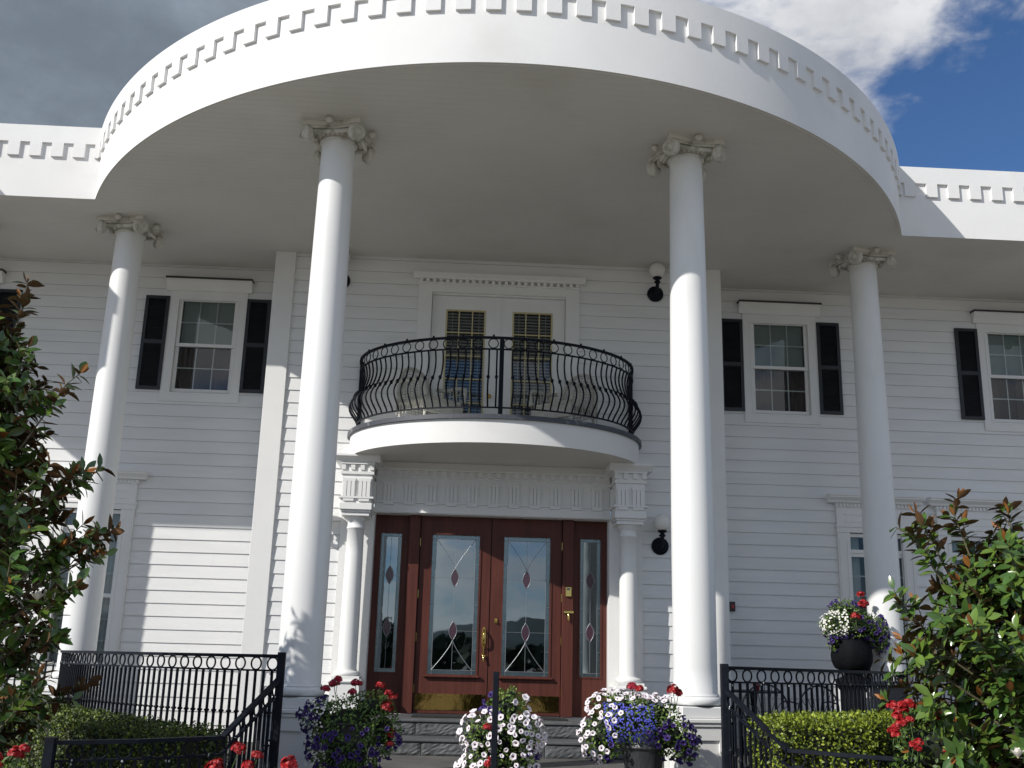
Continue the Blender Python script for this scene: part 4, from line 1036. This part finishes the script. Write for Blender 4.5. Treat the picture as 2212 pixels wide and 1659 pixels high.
class Bush:
    """Foliage mass made of overlapping blobs; leaves and blossoms sit on the outside of the union."""
    def __init__(s, T, blobs, seed):
        s.T, s.r = T, random.Random(seed); s.b = [(Vector(c), Vector(rad)) for c, rad in blobs]
        s.wt = [rad.x * rad.y + rad.x * rad.z + rad.y * rad.z for c, rad in s.b]; s.mb = MB(); s.n = {}
    def point(s, depth=0.0, ok=None):
        for _ in range(400):
            c, rad = s.r.choices(s.b, s.wt)[0]; d = rnd_dir(s.r); k = 1 - depth * s.r.random()
            p = c + Vector((d.x * rad.x, d.y * rad.y, d.z * rad.z)) * k
            if any(((p.x - c2.x) / r2.x) ** 2 + ((p.y - c2.y) / r2.y) ** 2 + ((p.z - c2.z) / r2.z) ** 2 < .93 - depth for c2, r2 in s.b if c2 is not c): continue
            nrm = Vector((d.x / rad.x, d.y / rad.y, d.z / rad.z)).normalized()
            if ok and not ok(p, nrm): continue
            return p, nrm
        return None, None
    def leaves(s, n, L, light=.35, droop=.2):
        for c, rad in s.b:
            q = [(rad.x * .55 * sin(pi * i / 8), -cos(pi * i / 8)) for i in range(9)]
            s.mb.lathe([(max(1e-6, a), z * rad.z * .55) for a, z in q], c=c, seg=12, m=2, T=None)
        for _ in range(n):
            p, nr = s.point(.36)
            if p is None: continue
            d = (nr * s.r.uniform(.2, 1) + rnd_dir(s.r) * .8 + Vector((0, 0, -droop))).normalized()
            small_leaf(s.mb, p, d, (nr + rnd_dir(s.r) * .5).normalized(), L * s.r.uniform(.6, 1.3), L * .55, 1 if s.r.random() < light else 0)
        s.mb.build('foliage', ['green', 'green2', 'core'], s.T, s.T.location); return s
    def flowers(s, meshes, n, ok, name, out=.012, face=.6, maxn=100):
        o = s.T.location; pts = []
        for _ in range(n):
            p, nr = s.point(0, ok)
            if p is None: continue
            if any((p - q).length < .036 for q, _ in pts) and s.r.random() < .8: continue
            pts.append((p, nr))
        pts.sort(key=lambda t: t[0].y + .3 * abs(t[0].z))
        rest = MB()
        for i, (p, nr) in enumerate(pts):
            d = (nr + rnd_dir(s.r) * face + Vector((-.1, -.25, .1))).normalized(); me = s.r.choice(meshes); w = p + nr * (out + s.r.uniform(0, .02)) - o
            if i < maxn:
                b = inst(me, name, s.T, w); orient(b, d, s.r.uniform(0, 6)); k_ = s.r.uniform(.68, 1.08); b.scale = (k_, k_ * s.r.uniform(.8, 1.05), k_)
            else:
                m4 = Matrix.Translation(w + o) @ (d.to_track_quat('Z', 'Y').to_matrix().to_4x4())
                rest.add([m4 @ v.co for v in me.vertices], [tuple(f.vertices) for f in me.polygons], 0, True)
        if rest.v:
            b = rest.build(name + 's', [meshes[0].materials[0].name and [k for k in M if M[k] == meshes[0].materials[0]][0]], s.T, o); b['kind'] = 'stuff'
        return s
    def specks(s, n, ok, matk, name, size=.009, out=.008, petals=4):
        q = MB(); o = s.T.location
        for _ in range(n):
            p, nr = s.point(.05, ok)
            if p is None: continue
            p = p + nr * (out + s.r.uniform(0, .025)); e = nr.orthogonal().normalized(); f = nr.cross(e)
            for k in range(petals):
                a = k * 2 * pi / petals + s.r.uniform(-.4, .4); small_leaf(q, p, (e * cos(a) + f * sin(a) + nr * .35).normalized(), nr, size * s.r.uniform(.8, 1.3), size, 0)
        b = q.build(name, [matk], s.T, o); b['kind'] = 'stuff'; return s
    def heads(s, meshes, pts, name='geranium_head'):
        for p in pts:
            b = inst(s.r.choice(meshes), name, s.T, Vector(p) - Vector(s.T.location)); b.rotation_euler = (s.r.uniform(-.25, .25), s.r.uniform(-.25, .25), s.r.uniform(0, 6)); k = s.r.uniform(.75, 1.08); b.scale = (k, k, k * .9)
        return s

def flower_pot(label, x, y, zr, R, group='dark flower pots on the porch'):
    T = thing('flower_pot', label, 'pot', (x, y, FLOOR), group); h = zr - FLOOR
    q = MB(); prof = [(R * .60, 0), (R * .64, .012), (R * .66, .04), (R * .92, h - .03), (R * .95, h - .012), (R * 1.03, h - .006), (R * 1.04, h + .008), (R * 1.0, h + .014), (R * 1.0, h + .10), (R * 1.10, h + .17), (R * 1.16, h + .18), (R * 1.12, h + .185), (R * 1.0, h + .12)]
    seg = 48; vs = []
    for r_, z in prof:
        for i in range(seg):
            a = 2 * pi * i / seg; k = 1 + (.012 * cos(a * 16) if .03 < z < h - .02 else 0); vs.append((x + r_ * k * cos(a), y + r_ * k * sin(a), FLOOR + z))
    q.add(vs, [(k * seg + i, k * seg + (i + 1) % seg, (k + 1) * seg + (i + 1) % seg, (k + 1) * seg + i) for k in range(len(prof) - 1) for i in range(seg)], 0, True)
    q.lathe([(0, h + .12), (R * 1.0, h + .12)], c=(x, y, FLOOR), seg=24); q.build('pot_body', 'pot', T, T.location)
    return T
# right pot
flower_pot('dark ribbed flower pot in front of the right middle column', 1.19, -4.2, .04, .19)
T = thing('potted_flowers', 'white, blue and purple flowers with red geraniums spilling from the right pot', 'flowers', (1.19, -4.2, .12), 'potted flowers before the door')
b = Bush(T, [((1.10, -4.22, .24), (.34, .27, .20)), ((.86, -4.22, .12), (.20, .2, .19)), ((1.40, -4.24, .13), (.20, .2, .17)), ((1.28, -4.2, .31), (.24, .2, .13)), ((.98, -4.12, .36), (.24, .18, .11)), ((1.55, -4.22, .06), (.11, .13, .13))], 21)
b.leaves(2600, .036, .4)
b.flowers(PW, 150, lambda p, n: n.y < .45 and (p.x < .93 + .1 * n.z or p.z > .40 - .0 * p.x and p.x < 1.42) and not (p.x > 1.0 and p.z < .37), 'white_petunia')
b.flowers(PP, 110, lambda p, n: n.y < .3 and ((p.x > 1.17 and p.z < .27) or (p.x < .95 and p.z < .10 and p.x > .72)), 'purple_petunia')
b.specks(420, lambda p, n: n.y < .25 and .85 < p.x < 1.24 and .10 < p.z < .37, 'plobelia', 'blue_lobelia', .0085)
b.heads(GR + GP, [(1.10, -4.18, .515), (1.16, -4.20, .50), (1.45, -4.2, .50), (1.50, -4.17, .475)])
# left pot
flower_pot('dark flower pot hidden under purple petunias, in front of the left middle column', -1.27, -4.2, .0, .19)
T = thing('potted_flowers', 'leafy bush of purple petunias topped by red geraniums, in the left pot', 'flowers', (-1.27, -4.2, .12), 'potted flowers before the door')
b = Bush(T, [((-1.26, -4.2, .16), (.34, .28, .24)), ((-1.27, -4.24, -.02), (.31, .27, .22)), ((-1.10, -4.2, .30), (.20, .2, .14)), ((-1.50, -4.2, .22), (.16, .18, .14)), ((-.97, -4.18, .12), (.14, .16, .20)), ((-1.25, -4.25, -.18), (.24, .22, .14))], 31)
b.leaves(3600, .034, .25)
b.flowers(PP, 150, lambda p, n: n.y < .3 and (p.z < .16 or p.x < -1.45), 'purple_petunia')
b.specks(60, lambda p, n: n.y < .2 and -1.62 < p.x < -1.42 and .16 < p.z < .33, 'palyssum', 'white_alyssum', .012)
b.specks(60, lambda p, n: p.x < -1.5 and p.z < .24, 'plobelia', 'blue_lobelia', .009)
b.heads(GP, [(-1.475, -4.2, .435), (-1.41, -4.15, .475), (-1.375, -4.2, .515), (-1.225, -4.22, .49), (-1.20, -4.2, .485), (-1.24, -4.3, .42)]); b.heads(GR, [(-1.02, -4.2, .475), (-.945, -4.22, .415), (-.915, -4.2, .385), (-.95, -4.3, .31), (-.90, -4.25, .10), (-.915, -4.28, .02)])
# middle planter
T = thing('flower_stand', 'dark urn on a stand under cascading white petunias in the middle of the porch', 'planter', (-.03, -4.45, FLOOR))
q = MB(); q.lathe([(.17, 0), (.17, .03), (.08, .05), (.06, .22), (.07, .26), (.16, .34), (.20, .46), (.21, .52), (.18, .52), (.15, .46), (0, .45)], c=(-.03, -4.45, FLOOR), seg=28); q.build('urn_body', 'urn', T, T.location)
T = thing('potted_flowers', 'tall cascade of white petunias with a few red and purple flowers behind the iron post', 'flowers', (-.03, -4.45, .1), 'potted flowers before the door')
b = Bush(T, [((.03, -4.45, .33), (.17, .18, .16)), ((-.05, -4.47, .14), (.29, .24, .18)), ((.12, -4.47, .14), (.21, .22, .16)), ((-.05, -4.50, -.06), (.25, .24, .18)), ((-.17, -4.50, -.16), (.19, .2, .13)), ((.10, -4.50, -.08), (.19, .2, .16)), ((-.02, -4.5, -.25), (.22, .2, .14)), ((.06, -4.45, .44), (.07, .07, .07))], 41)
b.leaves(3400, .032, .5)
b.flowers(PW, 250, lambda p, n: n.y < .35 and not (p.x > .12 and p.z < -.12) and not (p.z > .30 and p.x < .06) and not (p.z > .42), 'white_petunia')
b.flowers(PP, 60, lambda p, n: n.y < .2 and ((p.x > .15 and p.z < .02) or (p.x < -.02 and p.z > .27)), 'purple_petunia')
b.heads(GR, [(-.13, -4.71, .20), (-.10, -4.745, -.06)])

# ------------------------------------------------------------------ big urn on its pedestal
UX, UY = 4.235, -.95
T = thing('garden_urn', 'large dark urn on a fluted pedestal beside the rightmost column', 'urn', (UX, UY, FLOOR))
q = MB(); q.lathe([(.10, .60), (.095, .625), (.12, .645), (.20, .69), (.232, .76), (.238, .83), (.225, .92), (.20, .99), (.195, 1.04), (.225, 1.085), (.25, 1.10), (.245, 1.115), (.20, 1.11), (.18, 1.05), (0, 1.04)], c=(UX, UY, 0), seg=40); q.build('urn_bowl', 'urn', T, T.location)
q = MB(); pr = [(.20, FLOOR), (.20, FLOOR + .06), (.165, FLOOR + .08), (.135, FLOOR + .12), (.125, .36), (.13, .41), (.165, .45), (.19, .50), (.20, .53), (.20, .56), (.15, .575), (.10, .602)]
seg = 60; vs = []
for r_, z in pr:
    for i in range(seg):
        a = 2 * pi * i / seg; k = 1 - (.05 * max(0, cos(a * 15)) if FLOOR + .1 < z < .42 else 0); vs.append((UX + r_ * k * cos(a), UY + r_ * k * sin(a), z))
q.add(vs, [(k * seg + i, k * seg + (i + 1) % seg, (k + 1) * seg + (i + 1) % seg, (k + 1) * seg + i) for k in range(len(pr) - 1) for i in range(seg)], 0, True); q.build('pedestal', 'urn', T, T.location)
T = thing('potted_flowers', 'purple petunias, white alyssum and red geraniums heaped in the large urn', 'flowers', (UX, UY, 1.1), 'potted flowers before the door')
b = Bush(T, [((UX, UY, 1.20), (.28, .25, .20)), ((UX - .20, UY - .05, 1.17), (.17, .15, .14)), ((UX + .22, UY - .03, 1.13), (.20, .18, .18)), ((UX - .04, UY, 1.34), (.19, .17, .12)), ((UX + .02, UY - .14, 1.12), (.2, .1, .10)), ((UX + .33, UY, 1.02), (.10, .12, .14)), ((UX - .25, UY - .08, .98), (.05, .06, .10))], 51)
b.leaves(2300, .038, .25)
b.flowers(PP, 120, lambda p, n: n.y < .3 and (p.x > UX + .02 and p.z < 1.27 or p.z < 1.08 or (p.z > 1.36 and p.x < UX + .08)), 'purple_petunia')
b.specks(170, lambda p, n: n.y < .4 and p.x < UX - .10 and 1.05 < p.z < 1.34, 'palyssum', 'white_alyssum', .014)
b.heads(GR, [(UX - .02, UY - .24, 1.28), (UX + .01, UY - .22, 1.265), (UX + .13, UY - .05, 1.535), (UX + .135, UY - .1, 1.44), (UX + .165, UY - .1, 1.425), (UX + .10, UY - .12, 1.40)])
b.heads([GR[2]], [(UX - .025, UY - .26, 1.27)])

# ------------------------------------------------------------------ geraniums and roses in the beds
def geranium_plant(label, base, blobs, heads, seed, mats=GR, nl=700, group='red geraniums in the beds'):
    T = thing('geranium_plant', label, 'flowers', base, group); b = Bush(T, blobs, seed)
    b.leaves(nl * 2, .045, .35, 0.0); b.heads(mats, heads, 'flower_head'); return T
geranium_plant('red geraniums below the left stair railing, heads against its post', (-1.72, -6.2, DRIVE + .06), [((-1.72, -6.2, -.30), (.24, .22, .30)), ((-1.60, -6.15, -.28), (.2, .2, .28)), ((-1.70, -6.2, -.62), (.22, .2, .3))],
    [(-1.875, -6.2, .055), (-1.90, -6.18, .02), (-1.755, -6.2, .14), (-1.635, -6.2, .10), (-1.685, -6.22, .04), (-1.425, -6.2, .055)], 61)
geranium_plant('red flowers at the far left, in the shade under the magnolia', (-3.2, -6.3, DRIVE + .06), [((-3.22, -6.25, -.22), (.26, .25, .30)), ((-3.2, -6.2, -.6), (.25, .22, .3))],
    [(-3.20, -6.35, .075), (-3.235, -6.38, .05), (-3.19, -6.38, .03), (-3.26, -6.4, -.01), (-3.05, -6.3, .12), (-3.10, -6.3, .09)], 62)
geranium_plant('tall red roses beside the right magnolia, above the bright hedge', (2.75, -6.0, DRIVE + .06), [((2.85, -5.95, .22), (.26, .2, .24)), ((2.75, -6.0, -.05), (.22, .2, .28)), ((2.8, -6, -.5), (.2, .2, .4))],
    [(2.59, -6.0, .49), (2.61, -6.02, .46), (2.64, -6.03, .50), (2.60, -6.04, .425), (2.70, -6.0, .505), (2.74, -6.0, .49), (2.66, -6.02, .47), (2.535, -6.1, .335), (2.56, -6.1, .36), (2.55, -6.12, .315), (2.60, -6.1, .385), (2.66, -6.1, .41), (2.665, -6.12, .25), (2.70, -6.12, .265), (2.69, -6.12, .23), (2.9, -6.12, .22), (2.93, -6.1, .19), (2.83, -6.1, .43), (2.88, -6.12, .46)], 63, mats=RO, nl=620)
geranium_plant('single red geranium heads at the foot of the lower right railing', (1.9, -6.25, DRIVE + .06), [((1.65, -6.25, -.42), (.24, .2, .34)), ((2.2, -6.3, -.40), (.26, .2, .36))],
    [(1.535, -6.25, .055), (1.56, -6.25, .03), (2.27, -6.25, .055)], 64, nl=600)

# ------------------------------------------------------------------ magnolias
magnolia('tall dark magnolia with bronze new leaves at the left edge', (-3.98, -5.55, DRIVE + .05), 4.15, .88, 71, 108, blossoms=[(-3.235, -5.95, 1.04)], low=.10,
    shoots=[(-3.95, -5.6, .95, -2.98, -5.65, 1.52), (-3.9, -5.65, 1.75, -3.30, -5.8, 2.58), (-3.7, -5.7, .55, -3.06, -5.9, 1.12), (-3.95, -5.6, 2.5, -3.76, -5.6, 3.30), (-3.95, -5.6, 1.2, -3.18, -5.7, 1.95), (-3.8, -5.7, -.1, -3.14, -6.0, .46), (-3.95, -5.6, .4, -3.15, -5.75, .80)])
magnolia('glossy green magnolia bush with rusty new leaves at the right edge', (3.72, -5.6, DRIVE + .05), 2.5, .93, 72, 108, blossoms=[(3.30, -6.25, .20)], low=.10,
    shoots=[(3.5, -5.6, 1.0, 2.96, -5.65, 1.70), (3.5, -5.6, 1.0, 3.08, -5.6, 1.78), (3.6, -5.6, 1.1, 3.30, -5.65, 1.86), (3.8, -5.6, 1.1, 3.72, -5.65, 1.88), (3.5, -5.65, .6, 2.80, -5.75, 1.20), (3.4, -5.7, .5, 2.88, -5.8, .86), (3.4, -5.8, .2, 2.80, -6.1, .50), (3.4, -5.8, 0, 2.9, -6.25, .22)])

# ------------------------------------------------------------------ terrace and balcony furniture
def wire_chair_meshes():
    bk = MB(); W, H0, H1 = .27, .42, .83
    hoop = [(W * cos(a) * 1.0, .20 + .02 * sin(a), H0 + .12 + (H1 - H0 - .12) * sin(a)) for a in [pi * i / 20 for i in range(21)]]
    hoop = [(W * .86, .19, H0)] + hoop + [(-W * .86, .19, H0)]; bk.tube(hoop, .011, 7)
    for i in range(9):
        a = pi * (i + .5) / 9; bk.tube([(.06 * cos(a), .195, H0 + .01), (W * .98 * cos(a), .205, H0 + .12 + (H1 - H0 - .12) * .98 * sin(a))], .0045, 5)
    bk.tube([(-W, .19, .62), (-W * 1.02, .0, .64), (-W, -.18, .62), (-W * .95, -.2, .44)], .010, 6); bk.tube([(W, .19, .62), (W * 1.02, .0, .64), (W, -.18, .62), (W * .95, -.2, .44)], .010, 6)
    se = MB(); se.tube([(.25 * cos(2 * pi * i / 24), .22 * sin(2 * pi * i / 24) - .0, .43) for i in range(24)], .012, 6, closed=True); se.lathe([(0, .432), (.235, .43), (.24, .42), (0, .418)], seg=24, smooth=False)
    lg = MB(); lg.tube([(.18, .16, .425), (.20, .19, .22), (.24, .23, 0)], .012, 6)
    lg2 = MB(); lg2.tube([(-.18, .16, .425), (-.20, .19, .22), (-.24, .23, 0)], .012, 6)
    lg3 = MB(); lg3.tube([(.18, -.16, .425), (.20, -.18, .22), (.23, -.22, 0)], .012, 6)
    lg4 = MB(); lg4.tube([(-.18, -.16, .425), (-.20, -.18, .22), (-.23, -.22, 0)], .012, 6)
    return [('backrest', bk.mesh('backrest', 'iron')), ('seat', se.mesh('seat', 'iron'))] + [('leg', l.mesh('leg', 'iron')) for l in (lg, lg2, lg3, lg4)]
WC = wire_chair_meshes()
for x, y, rz, lab in ((3.33, -.35, pi - .15, 'black fan-back wire chair nearer the door, behind the right railing'), (3.90, -.38, pi + .2, 'black fan-back wire chair between the other chair and the urn')):
    t = thing('patio_chair', lab, 'chair', (x, y, FLOOR), 'black wire chairs on the right terrace', rz)
    for nm, me in WC: inst(me, nm, t)
t = thing('patio_table', 'black round patio table behind the two wire chairs', 'table', (3.35, .1, FLOOR))
q = MB(); q.lathe([(0, .735), (.36, .735), (.37, .725), (.36, .715), (0, .715)], c=(3.35, .1, FLOOR), seg=32, smooth=False); q.build('tabletop', 'iron', t, t.location)
q = MB(); q.lathe([(.20, 0), (.19, .02), (.035, .05), (.03, .5), (.05, .70), (.10, .714)], c=(3.35, .1, FLOOR), seg=16); q.build('leg', 'iron', t, t.location)
q = MB(); q.lathe([(.0, 0), (.035, 0), (.042, .06), (.045, .085), (.038, .085), (.034, .02), (0, .02)], c=(3.36, .0, FLOOR + .7352), seg=16)
tag(q.build('candle_cup', 'alarmred'), 'small red cup standing on the black patio table', 'cup')
t = thing('dark_bin', 'dark square bin behind the bend of the right railing', 'bin', (4.58, -1.15, FLOOR))
q = MB(); q.bbox(4.44, 4.72, -1.3, -1.0, FLOOR, .50, .012); q.build('bin_body', 'bin', t, t.location); q = MB(); q.bbox(4.425, 4.735, -1.315, -.985, .501, .55, .015); q.build('lid', 'bin', t, t.location)
def wicker_meshes():
    bk = MB(); n = 12; m_ = 8
    def shell(th): # curved high back with rounded top
        vs = []
        for j in range(m_ + 1):
            v = j / m_
            for i in range(n + 1):
                u = i / n * 2 - 1; z = .28 + (.62 * sqrt(max(0, 1 - (abs(u) ** 2.6)))) * v + .0; vs.append((.33 * u * (1 - .08 * v), .27 - .10 * u * u + .10 * v - th, z))
        return vs
    A, B = shell(0), shell(.012)
    for i in range(n + 1): bk.tube([A[j * (n + 1) + i] for j in range(m_ + 1)], .007, 5)
    for j in range(m_ + 1): bk.tube([A[j * (n + 1) + i] for i in range(n + 1)], .006, 5)
    for j in range(m_): bk.tube([Vector(A[j * (n + 1) + i]).lerp(Vector(A[(j + 1) * (n + 1) + i]), .5) for i in range(n + 1)], .006, 5)
    fs = [(j * (n + 1) + i, j * (n + 1) + i + 1, (j + 1) * (n + 1) + i + 1, (j + 1) * (n + 1) + i) for j in range(m_) for i in range(n)]
    rim = [A[m_ * (n + 1) + i] for i in range(n + 1)]; bk.tube([(x, y - .014, z) for x, y, z in rim], .022, 7)
    se = MB(); se.bbox(-.29, .29, -.29, .24, .36, .41, .015); se.bbox(-.30, .30, -.305, -.285, .20, .365, .006)
    ar = []
    for s in (-1, 1):
        q = MB(); q.tube([(s * .32, .24, .66), (s * .36, .05, .63), (s * .36, -.2, .62), (s * .34, -.30, .58), (s * .31, -.30, .40)], .028, 8); [q.tube([(s * .325, -.27 + .064 * k, .22), (s * .335, -.27 + .064 * k, .61)], .007, 5) for k in range(9)]; [q.tube([(s * .33, -.27, z), (s * .33, .24, z)], .006, 5) for z in (.26, .35, .44, .53)]; ar.append(q.mesh('armrest', 'wicker'))
    lg = []
    for sx in (-1, 1):
        for sy in (-.26, .22): q = MB(); q.tube([(sx * .28, sy, .37), (sx * .29, sy * 1.04, 0)], [.022, .017], 8); lg.append(q.mesh('leg', 'wicker'))
    return [('backrest', bk.mesh('backrest', 'wicker')), ('seat', se.mesh('seat', 'wicker'))] + [('armrest', a) for a in ar] + [('leg', l) for l in lg]
WK = wicker_meshes()
for x, y, z, rz, lab, g in ((-.86, -.55, BZ1, radians(42), 'white wicker armchair on the left half of the balcony', 'wicker chairs on the balcony'), (.86, -.55, BZ1, radians(-42), 'white wicker armchair on the right half of the balcony', 'wicker chairs on the balcony')):
    t = thing('wicker_chair', lab, 'chair', (x, y, z), g, rz)
    for nm, me in WK: inst(me, nm, t)
t = thing('garden_chair', 'white scrolled metal chair behind the left wing railing', 'chair', (-5.25, -.35, FLOOR), None, .3)
q = MB(); q.tube([(-.24, .2, .42), (-.25, .24, .75), (-.12, .26, .88), (0, .26, .84), (.12, .26, .88), (.25, .24, .75), (.24, .2, .42)], .014, 7)
for s in (-1, 1):
    q.tube([(s * (.10 + .075 * cos(a) * (1 - a / 12)), .24, .64 + .10 * sin(a) * (1 - a / 12)) for a in [.5 * i for i in range(17)]], .009, 6)
q.build('backrest', 'wicker', t); q = MB(); q.bbox(-.25, .25, -.23, .22, .42, .45, .01); q.build('seat', 'wicker', t)
for sx in (-1, 1):
    for sy in (-1, 1): q = MB(); q.tube([(sx * .22, sy * .19, .42), (sx * .24, sy * .21, 0)], .014, 6); q.build('leg', 'wicker', t)
